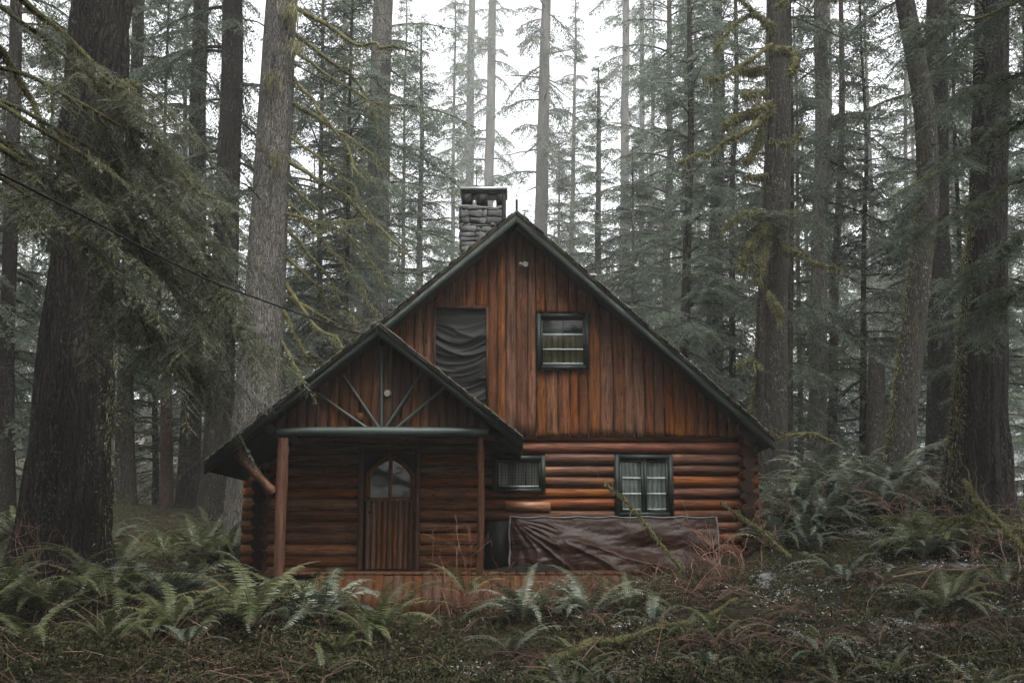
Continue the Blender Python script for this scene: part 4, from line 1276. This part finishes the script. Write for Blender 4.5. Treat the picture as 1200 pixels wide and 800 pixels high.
# bare mossy limbs drooping to the right from the grey fir
limbs = [((342, 120), (405, 158), (462, 205)), ((340, 160), (400, 205), (440, 262)), ((338, 215), (400, 270), (458, 338)), ((337, 235), (395, 300), (446, 372)),
         ((336, 268), (390, 330), (420, 395)), ((334, 300), (380, 345), (415, 392)), ((344, 60), (420, 112), (470, 128)), ((345, 40), (410, 88), (452, 160)),
         ((333, 330), (372, 385), (408, 410)), ((331, 362), (360, 420), (380, 445)), ((335, 250), (372, 262), (424, 258)), ((345, 8), (420, 50), (480, 62)), ((330, 400), (352, 440), (366, 470)), ((339, 190), (410, 235), (480, 300)), ((343, 90), (390, 150), (430, 220)), ((332, 345), (375, 372), (430, 400))]
wds = []; ms = MB(); lf = MB()
for a, b, c in limbs:
    wd = MB(); wds.append(wd)
    y0 = 21 + rng.uniform(-.1, .1); y1 = y0 + rng.uniform(-1.5, 1.2)
    q = curve([P(*a, y0), P(*b, (y0 + y1) / 2), P(*c, y1)], 22, .05)
    r = np.linspace(.055, .018, 22) * rng.uniform(.7, 1.15)
    tube(wd, q, r, 6, 0)
    fuzz(ms, q, r, 260, 0, .05); strands(ms, q, 110, .05, .35)
    for k in range(rng.integers(5, 9)):
        i = rng.integers(5, 21); az = rng.uniform(-.9, .9) if rng.random() < .7 else rng.uniform(0, 6.28)
        L = rng.uniform(.35, 1.0)
        bough(lf if rng.random() < .6 else None, wd, q[i], az, L, rng.uniform(-.6, .1), .3, tw=.11, ls=.05, ll=.10, lw=.010, tmax=.35, lr=.012, lmat=0, limbmat=0)
root, C, R, loc = GREY
for wd in wds: mesh_child('limb', root, loc, wd, [M['limbmoss']], True)
mesh_child('moss', root, loc, ms, [M['moss']]); mesh_child('foliage', root, loc, lf, [M['hemlock']])
# moss beard and ivy-like tuft on the grey trunk
for (px, py, n) in ((318, 100, 150), (340, 20, 260), (345, 60, 160), (322, 190, 120)):
    ms = MB(); p = P(px, py, 20.55); strands(ms, np.array([p + [-.1, 0, .2], p + [.1, 0, .1]]), n, .1, .7, w=.008, spread=.09)
    mesh_child('beard_moss', root, loc, ms, [M['moss']])

# bare stubs on the trunk behind the ridge
for k in range(34):
    wd = MB()
    z = rng.uniform(16, 46); i = np.argmin(abs(RIDGE[1][:, 2] - z)); a = rng.uniform(0, 2 * pi); L = rng.uniform(.8, 4.2)
    q = curve([RIDGE[1][i], RIDGE[1][i] + np.array([cos(a) * L * .6, sin(a) * L * .6, -.05 * L]), RIDGE[1][i] + np.array([cos(a) * L, sin(a) * L, -.3 * L * rng.random()])], 9, .05)
    tube(wd, q, np.linspace(.08, .025, 9), 5, 0)
    mesh_child('limb', RIDGE[0], RIDGE[3], wd, [M['limb']], True)

# near hemlock whose boughs hang across the upper left
Yh = 11.0
hb = P(-190, 640, Yh); hz = float(ground_smooth(hb[0], hb[1]))
hl = np.array([hb[0], hb[1], hz])
hem = thing('hemlock_tree', 'near hemlock whose drooping mossy boughs hang across the upper left of the view', 'tree', hl)
me, C, R = trunk_mesh('trunk', 'bark_moss', [hl - [0, 0, .2], hl + [.1, 0, 5], hl + [.25, 0, 12], hl + [.3, 0, 20]], [.36, .31, .24, .03], 30, .05, 16, off=hl)
link('trunk', me, hem)
o = link('crown', VAR['crown_high'], hem); o.scale = (.75, .75, .55); o.location = (0, 0, 5.5)
lf = MB(); wds = []; ms = MB()
main = [((-190, 60), (-20, -10), (70, 60), (150, 140), (175, 200)), ((-190, -60), (0, -30), (95, 60), (130, 100), (160, 95)), ((-190, 40), (-60, 20), (0, 55), (38, 120), (52, 155)),
        ((-190, 120), (-60, 118), (30, 190), (120, 245), (185, 330)), ((-190, 140), (-40, 160), (70, 210), (170, 290), (250, 400)), ((-190, 100), (-30, 110), (110, 170), (210, 250), (262, 352)),
        ((-190, 170), (-50, 200), (60, 260), (150, 340), (190, 420)), ((-190, 90), (0, 120), (130, 205), (230, 300), (272, 395)),
        ((-190, 150), (-20, 190), (95, 275), (180, 370), (225, 445)), ((-190, 60), (0, 75), (120, 130), (200, 180), (240, 235))]
for mi, pl in enumerate(main):
    wd = MB(); wds.append(wd)
    ys = [Yh + 0.0, Yh + rng.uniform(-.3, .6), Yh + rng.uniform(.0, 1.2), Yh + rng.uniform(.3, 1.8), Yh + rng.uniform(.6, 2.2)]
    q = curve([P(*p, y) for p, y in zip(pl, ys)], 34, .03)
    r = np.linspace(.062 if mi in (1, 2, 4) else .035, .010, 34)
    if mi == 2: r = r + .02
    tube(wd, q, r, 7, 0)
    fuzz(ms, q, r, 900 if mi in (1, 2) else 420, 0, .035); strands(ms, q, 320 if mi in (1, 2, 4) else 120, .04, .30, w=.004)
    if mi == 2: continue
    nsub = 8 if mi in (1,) else 27
    for k in range(nsub):
        i = int(rng.integers(12 if mi != 1 else 24, 34)); tg = norm(q[min(i + 1, 33)] - q[i - 1]); az = math.atan2(tg[1], tg[0]) + rng.choice([-1, 1]) * rng.uniform(.3, 1.25)
        L = rng.uniform(.45, 1.25)
        pts = bough(lf, wd, q[i], az, L, rng.uniform(-.55, .05), rng.uniform(.35, .7), tw=.075, ls=.022, ll=.062, lw=.0075, tmax=.42, lr=.010, hang=.55, limbmat=0)
        if rng.random() < .35: strands(ms, pts, 30, .03, .22, w=.004)
for wd in wds: mesh_child('limb', hem, hl, wd, [M['limbmoss']], True)
mesh_child('foliage', hem, hl, lf, [M['hemlock']]); mesh_child('moss', hem, hl, ms, [M['moss']])

# right-hand hemlock just outside the frame, boughs sweeping in from the right
Yr = 13.5
rb = P(1330, 620, Yr); rl = np.array([rb[0], rb[1], float(ground_smooth(rb[0], rb[1]))])
hr = thing('hemlock_tree', 'near hemlock at the right edge with long level boughs sweeping in', 'tree', rl)
me, C, R = trunk_mesh('trunk', 'bark_moss', [rl - [0, 0, .2], rl + [0, 0, 6], rl + [-.1, 0, 18]], [.3, .25, .03], 24, .05, 14, off=rl)
link('trunk', me, hr)
o = link('crown', VAR['crown_high_b'], hr); o.scale = (.75, .75, .55); o.location = (0, 0, 6)
lf = MB(); wds = []; ms = MB()
for pl in [((1330, 90), (1240, 120), (1150, 170), (1075, 215)), ((1330, 150), (1230, 190), (1150, 240), (1080, 265)), ((1330, 200), (1250, 240), (1190, 290), (1120, 330)), ((1330, 30), (1250, 60), (1190, 90), (1130, 110)), ((1330, 260), (1260, 300), (1200, 335), (1160, 372)), ((1330, -60), (1230, -20), (1150, 20), (1080, 30))]:
    wd = MB(); wds.append(wd)
    q = curve([P(*p, Yr + .5 * k * rng.uniform(.2, 1)) for k, p in enumerate(pl)], 26, .03)
    r = np.linspace(.045, .010, 26); tube(wd, q, r, 6, 0); fuzz(ms, q, r, 300, 0, .03); strands(ms, q, 120, .03, .2, w=.004)
    for k in range(22):
        i = int(rng.integers(7, 26)); tg = norm(q[min(i + 1, 25)] - q[i - 1]); az = math.atan2(tg[1], tg[0]) + rng.choice([-1, 1]) * rng.uniform(.3, 1.1)
        bough(lf, wd, q[i], az, rng.uniform(.4, 1.1), rng.uniform(-.4, .05), rng.uniform(.2, .5), tw=.085, ls=.028, ll=.075, lw=.0085, tmax=.42, lr=.010, hang=.4, limbmat=0)
for wd in wds: mesh_child('limb', hr, rl, wd, [M['limbmoss']], True)
mesh_child('foliage', hr, rl, lf, [M['needles']]); mesh_child('moss', hr, rl, ms, [M['moss']])

# moss-laden maple limbs on the slender stem
wds = []; ms = MB(); lf = MB()
Yt = 20.8
for pl, r0, r1 in [(((905, 52), (870, 75), (845, 95), (826, 92)), .05, .02), (((903, 120), (880, 152), (840, 172), (800, 192)), .075, .03), (((903, 128), (890, 128), (868, 138), (850, 148)), .13, .09), (((896, 132), (890, 160), (880, 185), (873, 190)), .09, .04),
                   (((904, 60), (925, 58), (934, 70), (925, 86)), .09, .06), (((902, 82), (880, 85), (862, 80)), .09, .06), (((903, 108), (885, 110), (872, 112)), .07, .06), (((907, 30), (880, 15), (850, 40), (838, 60)), .05, .02),
                   (((902, 205), (890, 208), (872, 208)), .06, .04), (((897, 270), (880, 285), (872, 305), (870, 315)), .14, .08), (((897, 262), (896, 290), (892, 312), (888, 330)), .12, .07), (((899, 268), (920, 290), (930, 300)), .05, .03),
                   (((916, 288), (940, 300), (965, 312), (985, 317)), .04, .02), (((898, 345), (908, 355), (916, 372)), .08, .05), (((903, 165), (925, 170), (940, 150)), .04, .02), (((908, 10), (940, -10), (980, 0)), .05, .02), (((899, 250), (870, 248), (845, 270)), .04, .02),
                   (((892, 430), (880, 420), (862, 428)), .03, .02), (((906, 40), (890, 20), (860, -10)), .05, .03)]:
    wd = MB(); wds.append(wd)
    ys = Yt + np.cumsum(rng.uniform(-.5, .2, len(pl))) * .5
    q = curve([P(*p, y) for p, y in zip(pl, ys)], 22, .06)
    sd = int(rng.integers(999))
    r = np.linspace(r0, r1, 22) * (.7 + .6 * vn(np.arange(22) * .5, np.zeros(22), sd))
    tube(wd, q, r, 9, 0); fuzz(ms, q, r, int(900 * (r0 / .08) + 200), 0, .06); strands(ms, q, int(120 * r0 / .05), .06, .4, w=.008, spread=.04)
wd = MB(); wds.append(wd)
for k in range(70):     # tuft of foliage ringing the stem
    zc = P(897, 258, Yt); bough(lf, wd, zc + [rng.uniform(-.2, .4), rng.uniform(-.2, .2), rng.uniform(-.15, .15)], rng.uniform(0, 2 * pi), rng.uniform(.3, .9), rng.uniform(-.2, .3), .3, tw=.09, ls=.04, ll=.09, lw=.009, tmax=.3, lr=.01, limbmat=0)
root, C, R, loc = THIN
for wd in wds[:-1]: mesh_child('limb', root, loc, wd, [M['limbmoss']], True)
mesh_child('twig_tuft', root, loc, wds[-1], [M['limb']])
mesh_child('moss', root, loc, ms, [M['moss']]); mesh_child('foliage', root, loc, lf, [M['hemlock']])
for T, sgx, n in ((MOSSY, -1, 1500), (LEAN, -1, 1500), (BIGR, -1, 2200), (GIANT, 1, 500)):
    root, C, R, loc = T; ms = MB()
    sel = (C[:, 2] - loc[2] > 0.1) & (C[:, 2] - loc[2] < 6)
    Cc = C[sel]; Rr = R[sel]
    q = Cc + np.stack([sgx * Rr * .95, -Rr * .3, 0 * Rr], 1)
    fuzz(ms, q, Rr * .25, n, 0, .05); strands(ms, q, n // 4, .05, .25, w=.006, spread=.05)
    mesh_child('moss', root, loc, ms, [M['moss']])

# dead limbs in the shade left and right
def dead_branch(label, pl, Y, r, mossy=1.0, group=None, twigs=8, name='fallen_branch', cat='branch'):
    ys = Y if isinstance(Y, (list, tuple)) else [Y] * len(pl)
    q = curve([P(*p, y) for p, y in zip(pl, ys)], 26, .04)
    loc = q[0].copy(); wd = MB(); ms = MB()
    rr = np.linspace(r, r * .4, 26); tube(wd, q, rr, 8, 0)
    for k in range(twigs):
        i = rng.integers(6, 25); d = norm(rng.normal(size=3) + norm(q[-1] - q[0])); L = rng.uniform(.15, .5) * (1 + r * 10)
        qq = curve([q[i], q[i] + d * L * .5, q[i] + d * L + [0, 0, -.05]], 7, .1); tube(wd, qq, np.linspace(r * .3, .002, 7), 4, 0)
    root = thing(name, label, cat, loc, group)
    mesh_child('stem', root, loc, wd, [M['limbmoss'] if mossy > .3 else M['twig']], True)
    if mossy > 0:
        fuzz(ms, q, rr, int(1400 * mossy), 0, .03); strands(ms, q, int(200 * mossy), .02, .10, w=.004)
        mesh_child('moss', root, loc, ms, [M['moss']])

dead_branch('mossy stick leaning up in front of the tarpaulin', [(800, 668), (765, 625), (735, 590), (712, 565)], [13.6, 13.8, 14, 14.2], .024)
dead_branch('short mossy stick leaning at the right front corner of the cabin', [(926, 652), (903, 632), (880, 612), (845, 590)], [14.6, 14.8, 15, 15.2], .024)
dead_branch('thick moss-covered fallen log across the centre foreground', [(640, 775), (715, 748), (790, 735), (858, 705)], [10.2, 10.9, 11.4, 12.4], .055, 1.6, twigs=9, name='fallen_log', cat='log')
dead_branch('mossy fallen branch lying across the right-hand undergrowth', [(1215, 625), (1140, 608), (1120, 606), (1085, 628)], [13, 13.3, 13.5, 13.7], .035)
dead_branch('mossy branch propped on the ferns at the far right', [(1205, 650), (1150, 590), (1130, 560)], [12.5, 13, 13.4], .04)
dead_branch('mossy limb lying behind the fern thicket near the right eave', [(975, 518), (950, 506), (925, 510), (905, 520)], [20, 20, 20, 20], .05)
dead_branch('pale bare stick lying across the snowy ground at right', [(1080, 690), (1092, 672), (1107, 655)], [11.8, 12, 12.2], .014, 0, twigs=1)
dead_branch('long pale stalk lying flat in the right foreground', [(1046, 676), (1090, 668), (1165, 662)], [12.2, 12.3, 12.4], .011, 0, twigs=1)
for k, (px, py, Y) in enumerate([(470, 590, 9.0)]): pass

# ------------------------------------------------------------------ bare shrubs
def shrub_mesh(n, h, spread, seed, r0=.009, depth=3, matn='shrubtwig'):
    mb = MB()
    def grow(p, d, L, r, dep):
        m = 5; pts = [p]; dd = d
        for k in range(m - 1):
            dd = norm(dd + rng.normal(0, .26, 3) + [0, 0, .02]); pts.append(pts[-1] + dd * L / (m - 1))
        tube(mb, np.array(pts), np.linspace(r, r * .55, m), 4, 0, cap=False)
        if dep > 0:
            for k in range(int(rng.integers(2, 4))):
                i = int(rng.integers(2, m)); grow(pts[i], norm(dd + rng.normal(0, .6, 3)), L * rng.uniform(.45, .8), r * .6, dep - 1)
    for k in range(n):
        a = rng.uniform(0, 2 * pi); d = norm(np.array([cos(a) * spread, sin(a) * spread, 1.0]))
        grow(np.array([cos(a) * .08, sin(a) * .08, -.05]), d, h * rng.uniform(.4, .6), r0, depth)
    return mb.mesh('shrub_mesh', [M[matn]], True)
def put(name, me, label, cat, px, Y, s=1.0, group=None, lift=0.0, rz=None, tilt=0):
    x = P(px, 640, Y)[0]; z = float(ground(x, Y))
    o = link(name, me, None, (x, Y, z + lift)); o.rotation_euler = (tilt, 0, rng.uniform(0, 6.28) if rz is None else rz); o.scale = (s, s, s)
    return tag(o, label, cat, group)
sh1 = shrub_mesh(5, 1.25, .45, 1, .011); sh2 = shrub_mesh(9, 1.1, .7, 2, .008); sh3 = shrub_mesh(7, 1.5, .6, 3, .008)
put('bare_shrub', sh1, 'leafless reddish shrub standing in front of the porch door', 'shrub', 534, 13.8, 1.15)
put('bare_shrub', sh2, 'tangled bare shrub in front of the right part of the tarpaulin', 'shrub', 800, 14.6, 1.05)
put('bare_shrub', sh3, 'spindly bare shrub before the right log corner of the cabin', 'shrub', 858, 15.2, 1.15)
put('bare_shrub', sh2, 'low twiggy shrub just left of the tarpaulin, below the porch post', 'shrub', 590, 13.4, .75)
put('bare_shrub', sh3, 'bare shrub at the foot of the curved leaning trunk', 'shrub', 1070, 16.5, 1.15)
put('bare_shrub', sh2, 'bare shrub at the foot of the big right-hand trunk', 'shrub', 1130, 15, 1.2)
put('bare_shrub', sh3, 'bare shrub at the right edge of the picture', 'shrub', 1185, 13.5, 1.3)
put('bare_shrub', sh1, 'bare shrub growing at the foot of the giant cedar', 'shrub', 40, 13.3, .95)
put('bare_shrub', sh3, 'bare shrub on the bank right of the cabin corner', 'shrub', 925, 16.8, 1.0)
put('bare_shrub', sh2, 'low bare shrub below the right window of the cabin', 'shrub', 735, 14.2, .7)

put('bare_shrub', sh2, 'dark tangled brush under the left corner of the tarpaulin', 'shrub', 625, 13.9, .85)
put('bare_shrub', sh3, 'dark tangled brush under the middle of the tarpaulin', 'shrub', 675, 14.1, .6)
put('bare_shrub', sh2, 'low brush rooted at the right end of the porch skirt', 'shrub', 712, 13.6, .65)
sh4 = shrub_mesh(22, .75, .8, 5, .006, 2, 'litter')
for px, Y, s, lab in ((580, 14.1, 1.0, 'low brown brush against the skirt right of the slim porch post'), (612, 14.2, .9, 'low brown brush against the skirt under the tarpaulin corner'), (652, 14.2, 1.0, 'low brown brush against the skirt below the tarpaulin fold'),
                      (700, 14.2, 1.1, 'low brown brush covering the right end of the skirt'), (765, 14.3, 1.2, 'low brown brush at the tarpaulin foot beside the leaning mossy stick'), (368, 14.2, .9, 'low brown brush at the left end of the skirt'), (830, 15, 1.3, 'low brown brush at the right end of the tarpaulin')):
    put('bare_shrub', sh4, lab, 'shrub', px, Y, s)
# ------------------------------------------------------------------ ferns
def fern_mesh(nfr, Lf, seed, mat, stiff=1.0, pin=38, pl=.085, pw=.0085, only=None):
    mb = MB()
    for k in range(nfr):
        az = 2 * pi * k / nfr + rng.normal(0, .25) if only is None else only[k]
        L = Lf * rng.uniform(.65, 1.1); el = rng.uniform(.75, 1.35) * stiff; bend = rng.uniform(1.0, 2.2)
        n = 40; t = np.linspace(0, 1, n)
        ang = el - bend * t ** 1.3
        dx = np.cumsum(np.cos(ang)) * L / n; dz = np.cumsum(np.sin(ang)) * L / n
        sw = rng.normal(0, .12) * L * t ** 2
        D = np.array([cos(az), sin(az), 0]); Sd = np.array([-sin(az), cos(az), 0])
        c = D * dx[:, None] + Sd * sw[:, None] + np.array([0, 0, 1.0]) * dz[:, None]
        tube(mb, c[::3], np.linspace(.005, .0015, len(c[::3])), 3, 1, cap=False)
        ts = np.linspace(.12, .995, pin); pc = np.stack([np.interp(ts, t, c[:, j]) for j in range(3)], 1)
        tg = norm(np.gradient(pc, axis=0)); nrm = norm(np.cross(tg, Sd)); nrm = nrm * np.sign(nrm[:, 2:3] + 1e-6)
        prof = np.interp(ts, [.1, .25, .5, .8, 1.0], [.55, .95, 1.0, .6, .12])
        rv = rng.random()
        for sg in (-1, 1):
            ln = pl * Lf * prof * rng.uniform(.85, 1.1, pin)
            d = norm(Sd * sg + tg * .28 - nrm * rng.uniform(.05, .5, pin)[:, None] + rng.normal(0, .06, (pin, 3)))
            w = tg * pw * Lf * np.sqrt(prof)[:, None]
            a = pc; b = pc + d * ln[:, None]; m1 = pc + d * (ln * .35)[:, None] + nrm * (.004)
            V = np.stack([a - w * .7, a + w * .7, m1 + w, b, m1 - w], 1).reshape(-1, 3)
            mb.add(V, np.arange(pin * 5).reshape(pin, 5), 0, np.clip(rv * .7 + rng.random(pin) * .3, 0, 1))
    return mb.mesh('fern_fronds', [M[mat], M['twig']])
FG = [fern_mesh(20, 1.0, k, 'fern') for k in range(3)]
FR = [fern_mesh(18, 1.0, k, 'fern_frost') for k in range(3)]
FS = [fern_mesh(7, .9, 9, 'fern', .9), fern_mesh(8, .9, 9, 'fern_frost', .9)]
def fern(px, Y, s, label, me=None, group=None, rz=None, lift=0.0, tilt=0):
    me = me if me is not None else FG[int(rng.integers(3))]
    put('sword_fern', me, label, 'fern', px, Y, s * 1.35, group, lift, rz, tilt)
fern(298, 12.2, 1.30, 'largest sword fern, arching fronds in front of the left porch post', FG[0], rz=1.05)
fern(380, 12.6, 1.15, 'sword fern with frosty fronds reaching over the porch skirt', FR[0])
fern(440, 12.0, 1.0, 'green sword fern arching over the bottom of the porch skirt', FG[1])
fern(548, 12.9, .75, 'small fern with frond drooping in front of the slim porch post', FS[0], lift=.25)
fern(612, 12.6, .85, 'sword fern before the left corner of the tarpaulin', FR[1])
fern(690, 12.9, .9, 'sword fern in front of the middle of the tarpaulin', FR[2])
fern(600, 11.0, .7, 'low fern lying forward in the centre foreground', FS[1])
fern(230, 17.5, 1.1, 'sword fern beneath the left eave beside the log ends', FG[2])
fern(272, 18.3, .9, 'small sword fern between the left eave and the grey-barked fir', FR[1])
fern(130, 13.2, 1.15, 'sword fern at the right foot of the giant cedar', FG[1])
fern(205, 13.4, 1.2, 'frosty sword fern between the giant cedar and the largest fern', FR[0])
fern(60, 12.6, 1.05, 'dark sword fern in front of the giant cedar', FG[0])
fern(0, 12.2, 1.0, 'dark sword fern at the left edge of the picture', FG[2])
fern(205, 11.4, .9, 'sword fern low in the left foreground below the frosty one', FG[0])
fern(130, 10.6, .8, 'low fern in the left foreground left of the path to the porch', FS[0])
fern(40, 10.4, .8, 'low fern in the bottom left corner of the picture', FS[0])
fern(985, 14.2, .8, 'single pale fern on the open ground right of the cabin', FR[2])
fern(1090, 12.6, .75, 'small pale fern beside the pale bare stick', FS[1])
fern(845, 11.6, .7, 'bright green fern at the end of the moss-covered log', FS[0])
fern(765, 12.2, .7, 'small fern beside the leaning mossy stick', FS[1])
fern(345, 13.4, .9, 'sword fern close against the left end of the porch skirt', FG[2])
fern(645, 13.5, .7, 'green sword fern under the diagonal fold of the tarpaulin', FG[0])
fern(738, 13.6, .75, 'sword fern at the foot of the tarpaulin below the casement window', FG[1])
L1 = 'frosted sword fern in the thicket under the trees right of the cabin'; G1 = 'fern thicket right of the cabin'
for k in range(22):
    fern(rng.uniform(905, 1060), rng.uniform(16.8, 20.5), rng.uniform(1.0, 1.4), L1, FR[k % 3], G1)
for px, Y, s, lab in ((905, 16.6, .9, 'sword fern growing right against the log corner of the cabin'), (950, 16.0, .8, 'sword fern on the bank just right of the short leaning mossy stick')):
    fern(px, Y, s, lab, FR[1])
L2 = 'dark fern in the undergrowth beneath the big right-hand trunks'; G2 = 'undergrowth ferns at the right'
for k in range(16):
    fern(rng.uniform(1060, 1230), rng.uniform(12.5, 17.5), rng.uniform(.6, 1.05), L2, [FG[0], FG[1], FS[0], FR[0]][k % 4], G2)
L3 = 'dim fern in the shaded bank between the left trunks'; G3_ = 'ferns between the left trunks'
for k in range(16):
    fern(rng.uniform(-30, 270), rng.uniform(15.5, 22), rng.uniform(.7, 1.1), L3, [FG[0], FG[1], FG[2], FR[0]][k % 4], G3_)
FD = [fern_mesh(11, 1.0, 5, 'litter', .55, pin=26), fern_mesh(9, 1.0, 6, 'litter', .7, pin=26)]
L5 = 'withered brown fern sprawling on the ground in front of the cabin'; G5 = 'withered ferns'
for k in range(22):
    fern(rng.uniform(540, 1150), rng.uniform(10.5, 15.0 if k % 2 else 13.5), rng.uniform(.45, .8), L5, FD[k % 2], G5)
L4 = 'low fern scattered over the mossy foreground'; G4 = 'low foreground ferns'
for k in range(13):
    fern(rng.uniform(0, 1200), rng.uniform(8.6, 11.2), rng.uniform(.4, .7), L4, [FS[0], FS[0], FS[1]][k % 3], G4)

# ------------------------------------------------------------------ litter and ground cover
def scatter(n, ya=7.8, yb=26, pw=1.7):
    u = rng.random(n)
    Y = (ya ** (1 - pw) + u * (yb ** (1 - pw) - ya ** (1 - pw))) ** (1 / (1 - pw))
    X = rng.uniform(-.6, .6, n) * Y
    ok = ~((X > CL - .1) & (X < CR + .1) & (Y > 15.9)) & ~((X > wx(345)) & (X < wx(745, 15)) & (Y > 14.5) & (Y < 17.2))
    X, Y = X[ok], Y[ok]
    return X, Y, ground(X, Y)
def blades(mb, X, Y, Z, size, asp, upr, mat, lift=.0):
    n = len(X)
    d = rng.normal(size=(n, 3)); d[:, 2] = np.abs(d[:, 2]) * upr; d = norm(d)
    L = size * rng.uniform(.5, 1.4, n)
    p = np.stack([X, Y, Z + lift * rng.random(n)], 1); up = norm(np.array([0, 0, 1.0]) + rng.normal(0, .5, (n, 3)))
    w = norm(np.cross(d, up)) * (L * asp)[:, None]
    mid = p + d * (L * .5)[:, None] + [0, 0, 1] * (L * .12)[:, None]
    V = np.stack([p, mid + w, p + d * L[:, None], mid - w], 1).reshape(-1, 3)
    mb.add(V, np.arange(n * 4).reshape(n, 4), mat, rng.random(n))
X, Y, Z = scatter(90000)
k = vn(X * 1.1, Y * 1.1, 201) + .35 * vn(X * 4, Y * 4, 202) < rng.uniform(.45, 1.0, len(X))
mb = MB(); blades(mb, X[k], Y[k], Z[k] + .01, .048, .22, .35, 0, .05)
tag(link('leaf_litter', mb.mesh('leaf_litter', [M['litter']])), kind='stuff')
X, Y, Z = scatter(220000)
k = vn(X * .9 + 40, Y * .9, 211) + .5 * vn(X * 3.5, Y * 3.5, 212) > rng.uniform(.45, 1.05, len(X))
X, Y, Z = X[k], Y[k], Z[k]
mb = MB()
big = vn(X * 1.6, Y * 1.6, 213)
blades(mb, X, Y, Z, .035 + .035 * big, .15, 1.1, 0, .10)
tag(link('ground_cover', mb.mesh('ground_cover', [M['cover']])), kind='stuff')
# small feathery sprays of moss and fallen hemlock tips
X, Y, Z = scatter(9000)
mb = MB()
n = len(X); a = rng.uniform(0, 2 * pi, n)
td = norm(np.stack([np.cos(a), np.sin(a), rng.uniform(-.05, .7, n)], 1))
leaflets(mb, np.stack([X, Y, Z + .03], 1), td, rng.uniform(.12, .40, n), .022, .05, .006, 0, .2, .9)
X, Y, Z = scatter(2600)
n = len(X); a = rng.uniform(0, 2 * pi, n)
k = vn(X * .7 + 3, Y * .7, 231) > rng.uniform(.25, .75, n)
td = norm(np.stack([np.cos(a), np.sin(a), rng.uniform(.2, 1.3, n)], 1))
leaflets(mb, np.stack([X, Y, Z + .02], 1)[k], td[k], rng.uniform(.25, .65, k.sum()), .028, .07, .008, 0, .3, 1.1)
tag(link('moss_carpet', mb.mesh('moss_carpet', [M['cover']])), kind='stuff')
X, Y, Z = scatter(60000)
sfield = vn(X * .8 + 7, Y * .8, 221) * .6 + .4 * vn(X * 3, Y * 3, 222) + np.clip((X - .5) / 12, -.14, .12) - .10 * np.clip((11 - Y) / 2, 0, 1)
k = sfield > rng.uniform(.60, .72, len(X))
mb = MB(); blades(mb, X[k], Y[k], Z[k] + .03, .036, .3, .25, 0, .05)
tag(link('snow_dusting', mb.mesh('snow_dusting', [M['snow']])), kind='stuff')
X, Y, Z = scatter(2600)
mb = MB()
for x, y, z in zip(X, Y, Z):
    a = rng.uniform(0, 2 * pi); L = rng.uniform(.12, .75) * (1.3 if rng.random() < .1 else .8); r = rng.uniform(.002, .007)
    el = abs(rng.normal(0, .3)) if rng.random() < .8 else rng.uniform(.3, 1.2)
    d = np.array([cos(a) * cos(el), sin(a) * cos(el), sin(el)])
    p = np.array([x, y, z + .02])
    tube(mb, np.array([p, p + d * L * .5 + rng.normal(0, .03, 3), p + d * L + rng.normal(0, .05, 3) - [0, 0, .03]]), np.array([r, r * .8, r * .4]), 3, 0, cap=False)
tag(link('twig_litter', mb.mesh('twig_litter', [M['twig']])), kind='stuff')

# ------------------------------------------------------------------ air
HAZE = 0.0013
t = NT('misty_air'); t.t.nodes.remove(t.out); t.out = t.n('ShaderNodeOutputMaterial')
pv = t.n('ShaderNodeVolumePrincipled'); pv.inputs['Density'].default_value = HAZE; pv.inputs['Color'].default_value = (.95, .965, .955, 1); pv.inputs['Anisotropy'].default_value = .25
t.l(pv.outputs[0], t.out.inputs['Volume'])
mb = MB(); box(mb, (-760, -80, -4), (760, 960, 120)); 
tag(link('haze', mb.mesh('haze', [t.m])), kind='stuff')

# ------------------------------------------------------------------ light
ELEV, AZ = radians(58), radians(-160)
w = bpy.data.worlds.new('World'); S.world = w; w.use_nodes = True
nt = w.node_tree; bg = nt.nodes['Background']
sky = nt.nodes.new('ShaderNodeTexSky'); sky.sky_type = 'NISHITA'; sky.sun_disc = False
sky.sun_elevation = ELEV; sky.sun_rotation = radians(160); sky.air_density = 1.0; sky.dust_density = 5.0; sky.ozone_density = 1.0
hs = nt.nodes.new('ShaderNodeHueSaturation'); hs.inputs['Saturation'].default_value = .13
nt.links.new(sky.outputs[0], hs.inputs['Color']); nt.links.new(hs.outputs[0], bg.inputs['Color'])
bg.inputs['Strength'].default_value = 0.15
sd = bpy.data.lights.new('sun', 'SUN'); sd.energy = 1.1; sd.angle = radians(35); sd.color = (1.0, .97, .93)
so = link('sun', sd)
# light comes from above and behind the camera, a little from the right
from mathutils import Vector
dirv = Vector((0.30 * cos(ELEV), -0.95 * cos(ELEV), sin(ELEV)))
so.rotation_euler = dirv.to_track_quat('Z', 'Y').to_euler()
sky.sun_rotation = math.atan2(dirv.x, dirv.y)
so.location = (0, -20, 60)

vs = S.view_settings
vs.view_transform = 'Standard'; vs.look = 'None'; vs.gamma = 1.0; vs.use_curve_mapping = False
vs.exposure = 1.9
S.render.engine = 'CYCLES'
cy = S.cycles
cy.use_denoising = True
cy.max_bounces = 8; cy.diffuse_bounces = 5; cy.glossy_bounces = 2; cy.transmission_bounces = 3; cy.transparent_max_bounces = 12; cy.volume_bounces = 2
cy.sample_clamp_indirect = 6
cy.use_adaptive_sampling = True
